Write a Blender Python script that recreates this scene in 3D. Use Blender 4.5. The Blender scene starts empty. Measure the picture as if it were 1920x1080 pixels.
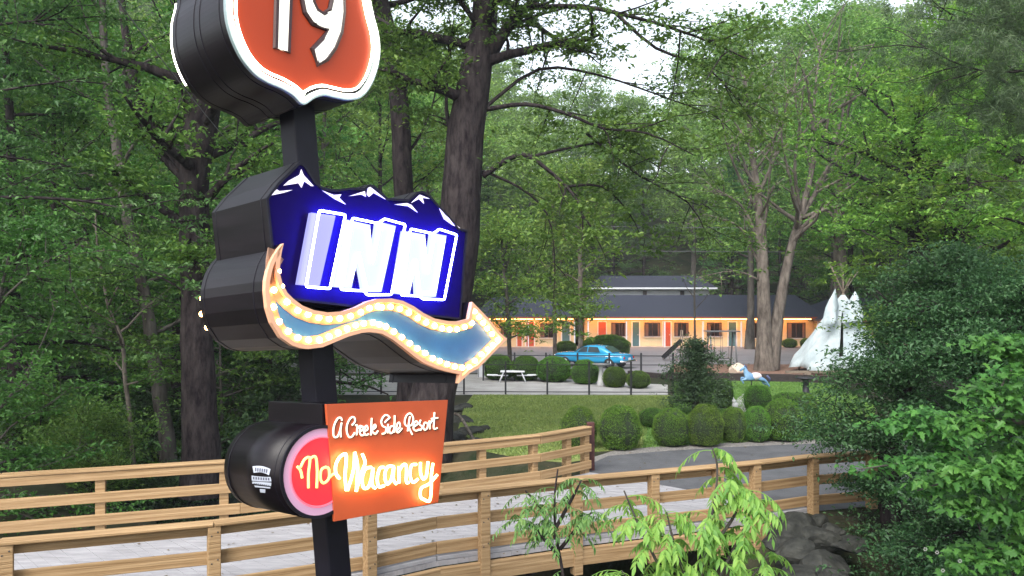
import bpy, bmesh, math, random
import numpy as np
from mathutils import Vector, Matrix
R = math.radians
C = bpy.context.scene.collection
SC = bpy.context.scene
# ------------------------------------------------------------------ camera
CAMZ = 3.75; HOR = 567.0; F = 1500.0
cd = bpy.data.cameras.new("camera"); cam = bpy.data.objects.new("camera", cd); C.objects.link(cam)
cam.location = (0, 0, CAMZ); cam.rotation_euler = (R(90), 0, 0)
cd.sensor_width = 36; cd.lens = F / 1920 * 36; cd.shift_y = 27 / 1920; cd.clip_start = .05; cd.clip_end = 3000
SC.camera = cam
# ------------------------------------------------------------------ sky and sun
SUN_EL, SUN_AZ = 48, 205
w = bpy.data.worlds.new("World"); SC.world = w; w.use_nodes = True
nt = w.node_tree; nt.nodes.clear()
out = nt.nodes.new('ShaderNodeOutputWorld'); bg = nt.nodes.new('ShaderNodeBackground')
sky = nt.nodes.new('ShaderNodeTexSky'); sky.sky_type = 'NISHITA'; sky.sun_disc = False
sky.sun_elevation = R(SUN_EL); sky.sun_rotation = R(SUN_AZ); sky.air_density = 1.2; sky.dust_density = 2.5
hs = nt.nodes.new('ShaderNodeHueSaturation'); hs.inputs['Saturation'].default_value = .40
nt.links.new(sky.outputs[0], hs.inputs['Color']); nt.links.new(hs.outputs[0], bg.inputs['Color'])
nt.links.new(bg.outputs[0], out.inputs[0]); bg.inputs['Strength'].default_value = .15
sl = bpy.data.lights.new("sun", 'SUN'); sl.energy = 1.1; sl.angle = R(35); sl.color = (1, .97, .93)
so = bpy.data.objects.new("sun", sl); C.objects.link(so)
_d = Vector((math.sin(R(SUN_AZ)) * math.cos(R(SUN_EL)), math.cos(R(SUN_AZ)) * math.cos(R(SUN_EL)), math.sin(R(SUN_EL))))
so.rotation_euler = _d.to_track_quat('Z', 'Y').to_euler(); so.location = (0, 0, 60)
SC.view_settings.view_transform = 'Standard'; SC.view_settings.look = 'None'
SC.view_settings.exposure = 1.5; SC.view_settings.gamma = 1
SC.cycles.max_bounces = 6; SC.cycles.diffuse_bounces = 3; SC.cycles.glossy_bounces = 2
SC.cycles.transmission_bounces = 3; SC.cycles.sample_clamp_indirect = 6
SC.cycles.use_denoising = True

# ------------------------------------------------------------------ helpers
def P(px, py, Y): return Vector(((px - 960) / F * Y, Y, CAMZ - (py - HOR) / F * Y))
def G(px, py, z=0.0):
    Y = (CAMZ - z) * F / (py - HOR); return Vector(((px - 960) / F * Y, Y, z))
def NT(m): return m.node_tree.nodes, m.node_tree.links
MATS = {}
def mat(name, col=(.5, .5, .5), rough=.6, metal=0, spec=.5, var=0, scale=5, stretch=(1, 1, 1), bump=0, bscale=None, col2=None, coord='Object', detail=6, coat=0):
    if name in MATS: return MATS[name]
    m = bpy.data.materials.new(name); m.use_nodes = True; n, l = NT(m); p = n['Principled BSDF']
    p.inputs['Roughness'].default_value = rough; p.inputs['Metallic'].default_value = metal
    p.inputs['Specular IOR Level'].default_value = spec; p.inputs['Coat Weight'].default_value = coat
    p.inputs['Base Color'].default_value = (*col, 1)
    tc = n.new('ShaderNodeTexCoord'); mp = n.new('ShaderNodeMapping'); mp.inputs['Scale'].default_value = stretch
    l.new(tc.outputs[coord], mp.inputs[0])
    if var or col2:
        nz = n.new('ShaderNodeTexNoise'); nz.inputs['Scale'].default_value = scale; nz.inputs['Detail'].default_value = detail
        nz.inputs['Roughness'].default_value = .65; l.new(mp.outputs[0], nz.inputs['Vector'])
        cr = n.new('ShaderNodeValToRGB'); c2 = col2 or tuple(c * (1 + var) for c in col)
        c1 = col if col2 else tuple(c * (1 - var) for c in col)
        cr.color_ramp.elements[0].position = .34; cr.color_ramp.elements[1].position = .66
        cr.color_ramp.elements[0].color = (*c1, 1); cr.color_ramp.elements[1].color = (*c2, 1)
        l.new(nz.outputs[0], cr.inputs[0]); l.new(cr.outputs[0], p.inputs['Base Color'])
    if bump:
        nb = n.new('ShaderNodeTexNoise'); nb.inputs['Scale'].default_value = bscale or scale * 3; nb.inputs['Detail'].default_value = 8
        l.new(mp.outputs[0], nb.inputs['Vector']); bp = n.new('ShaderNodeBump'); bp.inputs['Strength'].default_value = bump
        bp.inputs['Distance'].default_value = .05; l.new(nb.outputs[0], bp.inputs['Height']); l.new(bp.outputs[0], p.inputs['Normal'])
    MATS[name] = m; return m
def emit(name, col, s):
    if name in MATS: return MATS[name]
    m = bpy.data.materials.new(name); m.use_nodes = True; p = m.node_tree.nodes['Principled BSDF']
    p.inputs['Base Color'].default_value = (*[min(1, c) for c in col], 1)
    p.inputs['Emission Color'].default_value = (*col, 1); p.inputs['Emission Strength'].default_value = s
    MATS[name] = m; return m
def leafmat(name, col, trans=.35, hv=.03, vv=.7, sheen=.35, rough=.5):
    m = bpy.data.materials.new(name); m.use_nodes = True; n, l = NT(m); p = n['Principled BSDF']; o = n['Material Output']
    at = n.new('ShaderNodeAttribute'); at.attribute_name = 'rnd'
    geo = n.new('ShaderNodeTexCoord'); nz = n.new('ShaderNodeTexNoise'); nz.inputs['Scale'].default_value = .7; nz.inputs['Detail'].default_value = 2
    l.new(geo.outputs['Object'], nz.inputs['Vector'])
    oi = n.new('ShaderNodeObjectInfo')
    h = n.new('ShaderNodeHueSaturation'); h.inputs['Color'].default_value = (*col, 1)
    def math_(op, a, b):
        q = n.new('ShaderNodeMath'); q.operation = op
        for i, v in enumerate((a, b)):
            if isinstance(v, (int, float)): q.inputs[i].default_value = v
            else: l.new(v, q.inputs[i])
        return q.outputs[0]
    mix = math_('ADD', math_('MULTIPLY', at.outputs['Fac'], .5), math_('MULTIPLY', nz.outputs[0], .5))
    l.new(math_('ADD', math_('MULTIPLY', mix, -hv * 2), .5 + hv + .0), h.inputs['Hue'])
    l.new(math_('ADD', math_('MULTIPLY', mix, vv * 2), 1 - vv), h.inputs['Value'])
    h2 = n.new('ShaderNodeHueSaturation'); l.new(h.outputs[0], h2.inputs['Color'])
    l.new(math_('ADD', math_('MULTIPLY', oi.outputs['Random'], .04), .48), h2.inputs['Hue'])
    l.new(math_('ADD', math_('MULTIPLY', oi.outputs['Random'], .4), .8), h2.inputs['Value'])
    l.new(h2.outputs[0], p.inputs['Base Color']); p.inputs['Roughness'].default_value = rough
    p.inputs['Specular IOR Level'].default_value = sheen
    tr = n.new('ShaderNodeBsdfTranslucent'); l.new(h2.outputs[0], tr.inputs['Color'])
    mx = n.new('ShaderNodeMixShader'); mx.inputs[0].default_value = trans
    l.new(p.outputs[0], mx.inputs[1]); l.new(tr.outputs[0], mx.inputs[2]); l.new(mx.outputs[0], o.inputs['Surface'])
    return m

def link(name, me, parent=None, loc=None):
    o = bpy.data.objects.new(name, me); C.objects.link(o)
    if parent is not None: o.parent = parent
    if loc is not None: o.location = loc
    return o
def npmesh(name, V, Q, mats, smooth=False, rnd=None, midx=None):
    """V (n,3), Q (m,k) faces of one size"""
    me = bpy.data.meshes.new(name); V = np.asarray(V, np.float32); Q = np.asarray(Q, np.int32); k = Q.shape[1]
    me.vertices.add(len(V)); me.vertices.foreach_set('co', V.ravel())
    me.loops.add(Q.size); me.loops.foreach_set('vertex_index', Q.ravel())
    me.polygons.add(len(Q)); me.polygons.foreach_set('loop_start', np.arange(0, Q.size, k, dtype=np.int32))
    me.polygons.foreach_set('loop_total', np.full(len(Q), k, np.int32))
    if midx is not None: me.polygons.foreach_set('material_index', np.asarray(midx, np.int32))
    me.polygons.foreach_set('use_smooth', np.full(len(Q), smooth))
    for m in (mats if isinstance(mats, (list, tuple)) else [mats]): me.materials.append(m)
    if rnd is not None:
        a = me.attributes.new('rnd', 'FLOAT', 'FACE'); a.data.foreach_set('value', np.asarray(rnd, np.float32))
    me.update(calc_edges=True); return me
class MB:
    """collects loose geometry and links it as one mesh"""
    def __init__(s): s.v = []; s.f = []; s.sm = []
    def add(s, vs, fs, smooth=False):
        b = len(s.v); s.v += [tuple(x) for x in vs]; s.f += [tuple(i + b for i in f) for f in fs]; s.sm += [smooth] * len(fs); return s
    def box(s, c, d, rot=None):
        x, y, z = [q / 2 for q in d]; vs = [Vector(p) for p in ((-x,-y,-z),(x,-y,-z),(x,y,-z),(-x,y,-z),(-x,-y,z),(x,-y,z),(x,y,z),(-x,y,z))]
        if rot is not None: vs = [rot @ v for v in vs]
        return s.add([v + Vector(c) for v in vs], [(0,3,2,1),(4,5,6,7),(0,1,5,4),(1,2,6,5),(2,3,7,6),(3,0,4,7)])
    def tube(s, pts, r, n=8, closed=False, smooth=True, cap=True):
        pts = [Vector(p) for p in pts]; m = len(pts); rs = r if hasattr(r, '__len__') else [r] * m
        vs = []; up = None
        for i, p in enumerate(pts):
            a = pts[(i - 1) % m] if (closed or i > 0) else p; b = pts[(i + 1) % m] if (closed or i < m - 1) else p
            t = (b - a).normalized() if (b - a).length > 1e-9 else Vector((0, 0, 1))
            if up is None: up = t.orthogonal().normalized()
            up = (up - t * up.dot(t)); up = up.normalized() if up.length > 1e-6 else t.orthogonal().normalized()
            bn = t.cross(up)
            for k in range(n):
                an = 2 * math.pi * k / n; vs.append(p + (up * math.cos(an) + bn * math.sin(an)) * rs[i])
        fs = []
        for i in range(m if closed else m - 1):
            j = (i + 1) % m
            for k in range(n): fs.append((i*n+k, i*n+(k+1)%n, j*n+(k+1)%n, j*n+k))
        if not closed and cap: fs.append(tuple(range(n - 1, -1, -1))); fs.append(tuple((m-1)*n + k for k in range(n)))
        return s.add(vs, fs, smooth)
    def ball(s, c, r, seg=10, rings=6, sc=(1, 1, 1)):
        vs = []; fs = []
        for i in range(rings + 1):
            th = math.pi * i / rings
            for k in range(seg):
                ph = 2 * math.pi * k / seg
                vs.append((c[0] + r*sc[0]*math.sin(th)*math.cos(ph), c[1] + r*sc[1]*math.sin(th)*math.sin(ph), c[2] + r*sc[2]*math.cos(th)))
        for i in range(rings):
            for k in range(seg): fs.append((i*seg+k, (i+1)*seg+k, (i+1)*seg+(k+1)%seg, i*seg+(k+1)%seg))
        return s.add(vs, fs, True)
    def build(s, name, m, parent=None, org=None, bevel=0):
        me = bpy.data.meshes.new(name); org = Vector(org) if org is not None else (Vector(parent.location) if parent is not None else Vector())
        me.from_pydata([tuple(Vector(v) - org) for v in s.v], [], s.f)
        me.polygons.foreach_set('use_smooth', s.sm); me.materials.append(m); me.update()
        o = link(name, me, parent)
        if parent is None or org is not None: pass
        if parent is None: o.location = org
        if bevel:
            b = o.modifiers.new('bevel', 'BEVEL'); b.width = bevel; b.segments = 2; b.limit_method = 'ANGLE'
        return o
def tag(o, label=None, cat=None, group=None, kind=None):
    if label: o['label'] = label
    if cat: o['category'] = cat
    if group: o['group'] = group
    if kind: o['kind'] = kind
    return o
def thing(name, label, cat, loc=(0, 0, 0), rz=0, group=None, scale=1):
    o = bpy.data.objects.new(name, None); C.objects.link(o); o.location = loc; o.rotation_euler = (0, 0, rz)
    o.scale = (scale,) * 3 if not hasattr(scale, '__len__') else scale
    o.empty_display_size = .3
    return tag(o, label, cat, group)
def sub(parent):  # origin helper for grand-children (parts keep identity transforms)
    return parent
def copy_tree(o, parent=None):
    c = o.copy(); C.objects.link(c)
    if parent is not None: c.parent = parent
    for ch in list(o.children): copy_tree(ch, c)
    return c
def catmull(pts, n=6, closed=False):
    pts = [Vector(p) for p in pts]; m = len(pts); res = []
    if m < 3 and not closed: return pts
    for i in range(m if closed else m - 1):
        if closed: p0, p1, p2, p3 = pts[(i-1) % m], pts[i], pts[(i+1) % m], pts[(i+2) % m]
        else: p0, p1, p2, p3 = pts[max(i-1, 0)], pts[i], pts[i+1], pts[min(i+2, m-1)]
        for k in range(n):
            t = k / n
            res.append(.5*((2*p1)+(-p0+p2)*t+(2*p0-5*p1+4*p2-p3)*t*t+(-p0+3*p1-3*p2+p3)*t**3))
    if not closed: res.append(pts[-1])
    return res
rng = np.random.default_rng(7); random.seed(7)

# ------------------------------------------------------------------ materials
M_wood = mat('railing_wood', (.23, .137, .06), .75, col2=(.46, .31, .165), scale=1.6, stretch=(.35, 16, 16), bump=.3, bscale=4, spec=.25)
M_bark = mat('bark', (.011, .008, .010), .95, col2=(.052, .043, .042), scale=3.0, stretch=(2.6, 2.6, .8), bump=1, bscale=4.5, spec=.1)
M_barkpale = mat('pale_bark', (.06, .05, .042), .9, col2=(.20, .17, .145), scale=2.4, stretch=(2, 2, .6), bump=.8, bscale=5, spec=.15)
M_barkgrey = mat('grey_bark', (.035, .03, .027), .9, col2=(.11, .10, .088), scale=2.4, stretch=(2, 2, .5), bump=.8, bscale=5, spec=.15)
L_mid = leafmat('leaf_mid', (.098, .215, .036)); L_dark = leafmat('leaf_dark', (.044, .098, .032), .3)
L_bright = leafmat('leaf_bright', (.15, .315, .045), .45); L_far = leafmat('leaf_far', (.165, .32, .065), .45)
L_yellow = leafmat('leaf_yellow', (.15, .24, .04), .4, hv=.05); L_hem = leafmat('leaf_hemlock', (.070, .168, .042), .35)
L_pine = leafmat('leaf_pine', (.07, .12, .052), .25); L_sap = leafmat('leaf_sapling', (.22, .38, .075), .5, vv=.5, hv=.035)
L_sap2 = leafmat('leaf_sapling_pale', (.12, .24, .06), .4, vv=.4); L_box = leafmat('leaf_boxwood', (.095, .20, .022), .2, vv=.6)
L_maple = leafmat('leaf_maple', (.058, .20, .036), .4, vv=.7, hv=.02)

# ------------------------------------------------------------------ terrain
CREEK = [(16, -2), (9, 4), (4.0, 9), (1.2, 12), (-1.5, 15.2), (-5.5, 18.5), (-12, 23.5), (-22, 29), (-45, 36)]
def creek_d(x, y):
    best = np.full(np.shape(x), 1e9)
    for (x0, y0), (x1, y1) in zip(CREEK, CREEK[1:]):
        dx, dy = x1 - x0, y1 - y0; t = np.clip(((x-x0)*dx+(y-y0)*dy)/(dx*dx+dy*dy), 0, 1)
        best = np.minimum(best, np.hypot(x-x0-t*dx, y-y0-t*dy))
    return best
def sm(a, b, x): t = np.clip((x - a) / (b - a), 0, 1); return t*t*(3-2*t)
def nz2(x, y): return np.sin(x*.9+1.3)*np.cos(y*.7) * .5 + np.sin(x*2.3+y*1.7)*.25 + np.cos(x*4.1-y*3.3)*.12
def terrain(x, y):
    x = np.asarray(x, float); y = np.asarray(y, float)
    d = creek_d(x, y)
    right = sm(0, 1, (y - 9 + .45*x*0) / 6)
    z = np.zeros(np.broadcast(x, y).shape)
    z = z - 1.9 * (1 - sm(9.3, 11.2, y - .448*x)) * sm(-1, 3, y)          # low ground on the camera's side of the bridge
    z = z * 1.0
    near = 1 - sm(-1, 5, y); z = z + near * 2.0
    z = z * 1.0 - 0.0
    bank = 1 - sm(2.0, 3.9, d + .25*nz2(x, y)); z = z*(1-bank) + (-2.3 + .12*nz2(x*2, y*2)) * bank
    hill = sm(76, 150, y - .0*x) * 27 + sm(150, 260, y) * 12
    side = sm(24, 75, -x + .1*(y-40)) * 14 * sm(20, 45, y) + sm(34, 90, x) * 14 * sm(25, 60, y)
    z = z + hill + side
    rough = sm(1, 4, d) * (sm(2, 9, -x - 2 - (y-20)*.22) * .35)
    tt = y - .448*x; dk = sm(8.6, 9.6, tt)*(1 - sm(15.6, 17, tt))*(1 - sm(.5, 3, x))
    return z + rough * nz2(x*.6, y*.6) * (1-dk) - .75*dk
def hz(x, y): return float(terrain(x, y))
xs = np.concatenate([-np.geomspace(420, 31, 26), np.arange(-30, 30.01, .5), np.geomspace(31, 420, 26)])
ys = np.concatenate([np.arange(-6, 40, .5), np.arange(40, 90, 1.5), np.geomspace(91, 900, 40)])
XX, YY = np.meshgrid(xs, ys); ZZ = terrain(XX, YY)
V = np.stack([XX.ravel(), YY.ravel(), ZZ.ravel()], 1); nx, ny = len(xs), len(ys)
I = (np.arange(ny-1)[:, None]*nx + np.arange(nx-1)[None, :]).ravel()
Q = np.stack([I, I+1, I+nx+1, I+nx], 1)
M_ground = mat('forest_floor', (.016, .026, .012), .95, col2=(.05, .045, .028), scale=.9, bump=1, bscale=6, spec=.1)
g = link('ground', npmesh('ground', V, Q, M_ground, True)); tag(g, kind='structure')

def sheet(name, pts, z, m, step=1.0, kind='structure', dens=None):
    me = bpy.data.meshes.new(name); me.from_pydata([(p[0], p[1], z) for p in pts], [], [tuple(range(len(pts)))]); me.materials.append(m)
    o = link(name, me); tag(o, kind=kind); return o
M_lawn = mat('lawn_grass', (.15, .19, .05), .95, col2=(.26, .29, .11), scale=1.6, detail=14, bump=.8, bscale=40, spec=.1)
M_lawn2 = mat('green_grass', (.09, .17, .04), .95, col2=(.15, .26, .07), scale=1.2, bump=.8, bscale=40, spec=.1)
M_asph = mat('asphalt', (.075, .077, .083), .9, col2=(.115, .117, .125), scale=1.3, bump=.3, bscale=60, spec=.2)
M_asph2 = mat('parking_asphalt', (.15, .145, .155), .9, col2=(.21, .2, .21), scale=.25, bump=.2, bscale=30, spec=.2)
M_conc = mat('concrete', (.27, .26, .25), .85, col2=(.40, .39, .38), scale=.9, bump=.2, bscale=20, spec=.2)
M_mulch = mat('mulch', (.15, .085, .06), .95, col2=(.27, .17, .13), scale=3, bump=1, bscale=15, spec=.1)
M_grav = mat('gravel', (.16, .15, .14), .95, col2=(.34, .32, .3), scale=18, bump=1, bscale=40, spec=.15)
g2 = lambda *a: [G(*p) for p in a]
lawn = sheet('lawn', g2((860, 805), (872, 760), (890, 736), (1265, 741), (1262, 770), (1215, 800), (1205, 842), (1112, 848), (1105, 862), (1060, 868), (985, 862), (905, 846)), .006, M_lawn)
sheet('playground_lawn', g2((1262, 745), (1262, 712), (1560, 716), (1640, 760), (1640, 825), (1520, 830), (1300, 843), (1205, 850), (1206, 800)), .008, M_lawn2)
sheet('pool_deck', g2((560, 741), (560, 706), (900, 702), (1252, 722), (1252, 741)), .012, M_conc)
sheet('parking_lot', g2((450, 700), (560, 646.5), (1760, 646.5), (1840, 668), (1560, 684), (1290, 684), (1250, 700), (900, 700)), .010, M_asph2)
sheet('playground_mulch', g2((1245, 712), (1262, 683), (1620, 684), (1640, 716)), .014, M_mulch)
RN = [(-420, 1062), (0, 1012), (400, 977), (700, 941), (820, 921), (1086, 894), (1326, 873), (1420, 864), (1517, 853), (1640, 845)]   # near railing cap
RF = [(-420, 925), (0, 890), (450, 862), (830, 832), (1010, 815), (1105, 799)]
RZ = 1.03
near = [G(x, y, RZ) for x, y in RN]; far = [G(x, y, RZ) for x, y in RF]
road = [Vector((far[-1].x, far[-1].y, 0))] + g2((1106, 872), (1140, 856), (1230, 848), (1350, 840), (1540, 832), (1800, 828), (2050, 830), (2050, 890)) + [Vector((near[-1].x, near[-1].y, 0)), Vector((near[-2].x, near[-2].y-.0, 0))]
sheet('driveway', road, .016, M_asph)
sheet('gravel_verge', g2((1106, 876), (1106, 860), (1150, 846), (1230, 838), (1350, 831), (1540, 824), (1800, 821), (1800, 832), (1350, 850), (1140, 866)), .012, M_grav)
sheet('garden_path', g2((1372, 757), (1395, 738), (1420, 738), (1400, 768), (1392, 790), (1372, 790)), .018, M_conc)
M_water = mat('creek_water', (.03, .04, .045), .08, spec=.6, bump=.25, bscale=5)
cw = [(x, y) for x, y in CREEK]; L_, R_ = [], []
for i, (x, y) in enumerate(cw):
    a = cw[max(i-1, 0)]; b = cw[min(i+1, len(cw)-1)]; t = Vector((b[0]-a[0], b[1]-a[1])).normalized()
    L_.append((x - t.y*3.2, y + t.x*3.2)); R_.append((x + t.y*3.2, y - t.x*3.2))
me = bpy.data.meshes.new('creek'); n_ = len(cw)
me.from_pydata([(p[0], p[1], -2.02) for p in L_ + R_], [], [(i, i+1, n_+i+1, n_+i) for i in range(n_-1)]); me.materials.append(M_water)
tag(link('creek', me), kind='structure')

# ------------------------------------------------------------------ footbridge: deck, kerb, railings
def plank_between(name, a, b, wth, hgt, m, parent, zoff=0, yoff=0, bevel=.008, over=0):
    a = Vector(a); b = Vector(b); d = b - a; L = d.length + over
    mb = MB().box((0, 0, 0), (L, wth, hgt)); o = mb.build(name, m, parent, org=(0, 0, 0), bevel=bevel)
    mid = (a + b) / 2; nrm = Vector((-d.y, d.x, 0)).normalized()
    mid = mid + nrm*yoff + Vector((0, 0, zoff)); par = Vector(parent.location) if parent else Vector()
    o.location = mid - par
    o.rotation_euler = (0, -math.atan2(d.z, Vector((d.x, d.y)).length), math.atan2(d.y, d.x)); return o
M_deckb = mat('bridge_boards', (.24, .235, .245), .8, col2=(.36, .355, .37), scale=1.6, stretch=(1, 6, 1), bump=.2, bscale=8, spec=.2)
bridge = thing('footbridge', 'timber road bridge with pale grey plank deck crossing the creek', 'bridge', (near[4].x, near[4].y, 0))
nn = [Vector((p.x, p.y, 0)) for p in near]; ff = [Vector((p.x, p.y, 0)) for p in far]
edge = Vector((near[2].y - near[4].y, near[4].x - near[2].x, 0)).normalized()  # towards the camera
# planks run across the deck
A = nn[0:9]; A_len = [0]
for i in range(1, len(A)): A_len.append(A_len[-1] + (A[i]-A[i-1]).length)
Bp = ff; B_len = [0]
for i in range(1, len(Bp)): B_len.append(B_len[-1] + (Bp[i]-Bp[i-1]).length)
def along(pts, ls, t):
    s = t * ls[-1]
    for i in range(1, len(pts)):
        if s <= ls[i] + 1e-9: return pts[i-1].lerp(pts[i], (s-ls[i-1])/(ls[i]-ls[i-1]))
    return pts[-1]
db = MB(); NPL = 84
for k in range(NPL):
    t0, t1 = (k+.012)/NPL, (k+.988)/NPL; z = random.uniform(-.003, .003) + .02
    q = [along(A, A_len, t0), along(A, A_len, t1), along(Bp, B_len, t1), along(Bp, B_len, t0)]
    db.add([(p.x, p.y, z) for p in q] + [(p.x, p.y, z-.07) for p in q], [(0,1,2,3),(7,6,5,4),(0,4,5,1),(1,5,6,2),(2,6,7,3),(3,7,4,0)])
db.build('deck', M_deckb, bridge)
for i in range(0, 8):
    plank_between('fascia_beam', nn[i], nn[i+1], .09, .26, M_wood, bridge, zoff=-.19, yoff=-.06)
    plank_between('kerb_board', nn[i], nn[i+1], .12, .06, M_deckb, bridge, zoff=.054, yoff=.07, over=-.01)
for i in range(0, 5):
    plank_between('fascia_beam', ff[i], ff[i+1], .09, .26, M_wood, bridge, zoff=-.19, yoff=.06)
for t in (.25, .45, .62, .8):
    plank_between('cross_beam', along(A, A_len, t) + Vector((0,0,-.22)), along(Bp, B_len, min(1, t+.02)) + Vector((0,0,-.22)), .2, .3, M_bark, bridge, zoff=-.02)
def railing(name, pts, label, post_px, yl, side, dark_end=None):
    """pts: cap line in world; rails on the deck side, posts outside"""
    t = thing(name, label, 'railing', (pts[2].x, pts[2].y, 0))
    for i in range(len(pts)-1):
        a, b = pts[i].copy(), pts[i+1].copy(); a.z = b.z = 0
        plank_between('cap_rail', a, b, .23, .038, M_wood, t, zoff=RZ-.019, yoff=-side*.03, over=.004)
        for z, hh in ((.915, .14), (.565, .17), (.20, .18)):
            plank_between('rail', a, b, .04, hh, M_wood, t, zoff=z, yoff=side*.045, over=.002)
    for X, Y, hgt in yl:
        o = MB().box((0, 0, 0), (.15, .15, hgt)).build('post', M_wood, t, org=(0, 0, 0), bevel=.01)
        # face the post along the local run
        k = min(range(len(pts)-1), key=lambda i: abs((pts[i].x+pts[i+1].x)/2 - X)); d = pts[k+1]-pts[k]
        nrm = Vector((-d.y, d.x, 0)).normalized()
        o.location = Vector((X, Y, 0)) - nrm*side*.055 + Vector((0, 0, RZ - .04 - hgt/2)) - t.location
        o.rotation_euler = (0, 0, math.atan2(d.y, d.x)); bb = MB()
        for z in (.90, .56, .20):
            for dx in (-.035, .035): bb.ball((dx, -side*.077, z - RZ + .04 + hgt/2 + dx*.6), .011, 7, 4, (1, .5, 1))
        q = bb.build('bolt', MATS.get('bolt_steel') or mat('bolt_steel', (.08, .075, .07), .5, metal=.7), o, org=(0, 0, 0))
    return t
def onpoly(pts, px):
    k = (px - 960) / F
    for a, b in zip(pts, pts[1:]):
        fa, fb = a.x - k*a.y, b.x - k*b.y
        if fa <= 0 <= fb or fb <= 0 <= fa:
            s = fa/(fa-fb); q = a.lerp(b, s); return q.x, q.y
    return pts[-1].x, pts[-1].y
railing('wooden_railing', near, 'near timber railing of the bridge, closest to the camera, with thick outer posts', None,
        [(*onpoly(near, px), 1.45) for px in (-160, 12, 400, 690, 905, 1078, 1222, 1342, 1412, 1520, 1630)], 1)
railing('wooden_railing', far, 'far timber railing of the bridge, in front of the dark woods and lawn', None,
        [(*onpoly(far, px), 1.4) for px in (-150, 188, 420, 700, 905, 1003, 1066, 1100)], -1)
M_dred = mat('dark_red_paint', (.055, .014, .012), .6, var=.4, scale=8)
p_ = G(1103, 884); o = MB().box((p_.x+.06, p_.y+.1, .54), (.17, .17, 1.08)).build('end_post', M_dred, org=(p_.x, p_.y, 0), bevel=.012)
tag(o, 'dark red square post at the end of the far railing', 'post')
p_ = near[-1]; o = MB().box((p_.x+.1, p_.y, .5), (.2, .2, 1.3)).build('end_post', M_bark, org=(p_.x, p_.y, 0), bevel=.012)
tag(o, 'dark post at the right end of the near railing under the conifer', 'post')

# ------------------------------------------------------------------ the motel sign
AN = R(48); PD = 7.4
Wv = Vector((-.079, 0, 1)).normalized(); U0 = Vector((math.cos(AN), math.sin(AN), 0))
Uv = (U0 - Wv*U0.dot(Wv)).normalized(); Nv = Wv.cross(Uv).normalized()
PC = P(585, 567, PD); TH = .9; FP = PC - Nv*TH/2
CO = Vector((0, 0, CAMZ))
def pl(px, py, off=0.0):
    o = FP - Nv*off; d = P(px, py, 1) - CO
    return CO + d*((o - CO).dot(Nv)/d.dot(Nv))
def uv(p): q = p - FP; return (q.dot(Uv), q.dot(Wv))
def xyz(u, v, off=0.0): return FP + Uv*u + Wv*v - Nv*off
base = PC + Wv*((-1.6 - PC.z)/Wv.z)
sign = thing('motel_sign', 'tall black neon inn sign with shield, mountain box, bulb arrow and orange board', 'sign', tuple(base))
M_blk = mat('black_enamel', (.0058, .0038, .0056), .36, var=.5, scale=2.2, stretch=(.5, .5, 6), spec=.22, bump=.03, bscale=1.5)
M_blkm = mat('black_steel', (.006, .005, .010), .5, var=.3, scale=4, spec=.25)
M_face = mat('mountain_face', (.005, .001, .056), .6, spec=.05)
def offset_poly(pts, d):
    """shrink a closed (u,v) polygon by d towards its inside"""
    n = len(pts); ar = sum(pts[i][0]*pts[(i+1)%n][1]-pts[(i+1)%n][0]*pts[i][1] for i in range(n)); s = 1 if ar > 0 else -1; res = []
    for i in range(n):
        a, b, c = Vector(pts[i-1]), Vector(pts[i]), Vector(pts[(i+1)%n])
        e1 = (b-a).normalized() if (b-a).length > 1e-9 else Vector((1,0)); e2 = (c-b).normalized() if (c-b).length > 1e-9 else e1
        n1 = Vector((-e1.y, e1.x))*s; n2 = Vector((-e2.y, e2.x))*s; m = n1+n2
        m = m.normalized() if m.length > 1e-6 else n1
        k = min(2.2, 1/max(.35, m.dot(n1))); res.append(tuple(b + m*d*k))
    return res
def prism(mb, uvs, off0, off1, smooth=False):
    """solid between plane offsets off0 (front) and off1 (behind)"""
    n = len(uvs); vs = [xyz(u, v, off0) for u, v in uvs] + [xyz(u, v, off1) for u, v in uvs]
    from mathutils.geometry import tessellate_polygon
    tri = tessellate_polygon([[Vector((u, v, 0)) for u, v in uvs]])
    fs = []
    for t in tri:
        a, b, c = t; ar = (uvs[b][0]-uvs[a][0])*(uvs[c][1]-uvs[a][1])-(uvs[c][0]-uvs[a][0])*(uvs[b][1]-uvs[a][1])
        if ar < 0: t = (a, c, b)
        fs.append(tuple(t)); fs.append(tuple(reversed([i+n for i in t])))
    mb.add(vs, fs)
    ar = sum(uvs[i][0]*uvs[(i+1)%n][1]-uvs[(i+1)%n][0]*uvs[i][1] for i in range(n))
    sd = [(i, (i+1)%n, n+(i+1)%n, n+i) for i in range(n)]
    if ar > 0: sd = [tuple(reversed(f)) for f in sd]
    b = len(mb.v) - 2*n; mb.f += [tuple(i+b for i in f) for f in sd]; mb.sm += [smooth]*n
    return mb
def band(mb, outer, inner, off0, off1):
    n = len(outer); vs = [xyz(*p, off0) for p in outer] + [xyz(*p, off0) for p in inner] + [xyz(*p, off1) for p in inner] + [xyz(*p, off1) for p in outer]
    fs = []
    for i in range(n):
        j = (i+1) % n; fs += [(i, j, n+j, n+i), (n+i, n+j, 2*n+j, 2*n+i), (j, i, 3*n+i, 3*n+j)]
    return mb.add(vs, fs)
def pxuv(pts, off=0.0):
    r = []
    for x, y in pts:
        q = pl(x, y, off) + Nv*off; r.append(uv(q))
    return r
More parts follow.
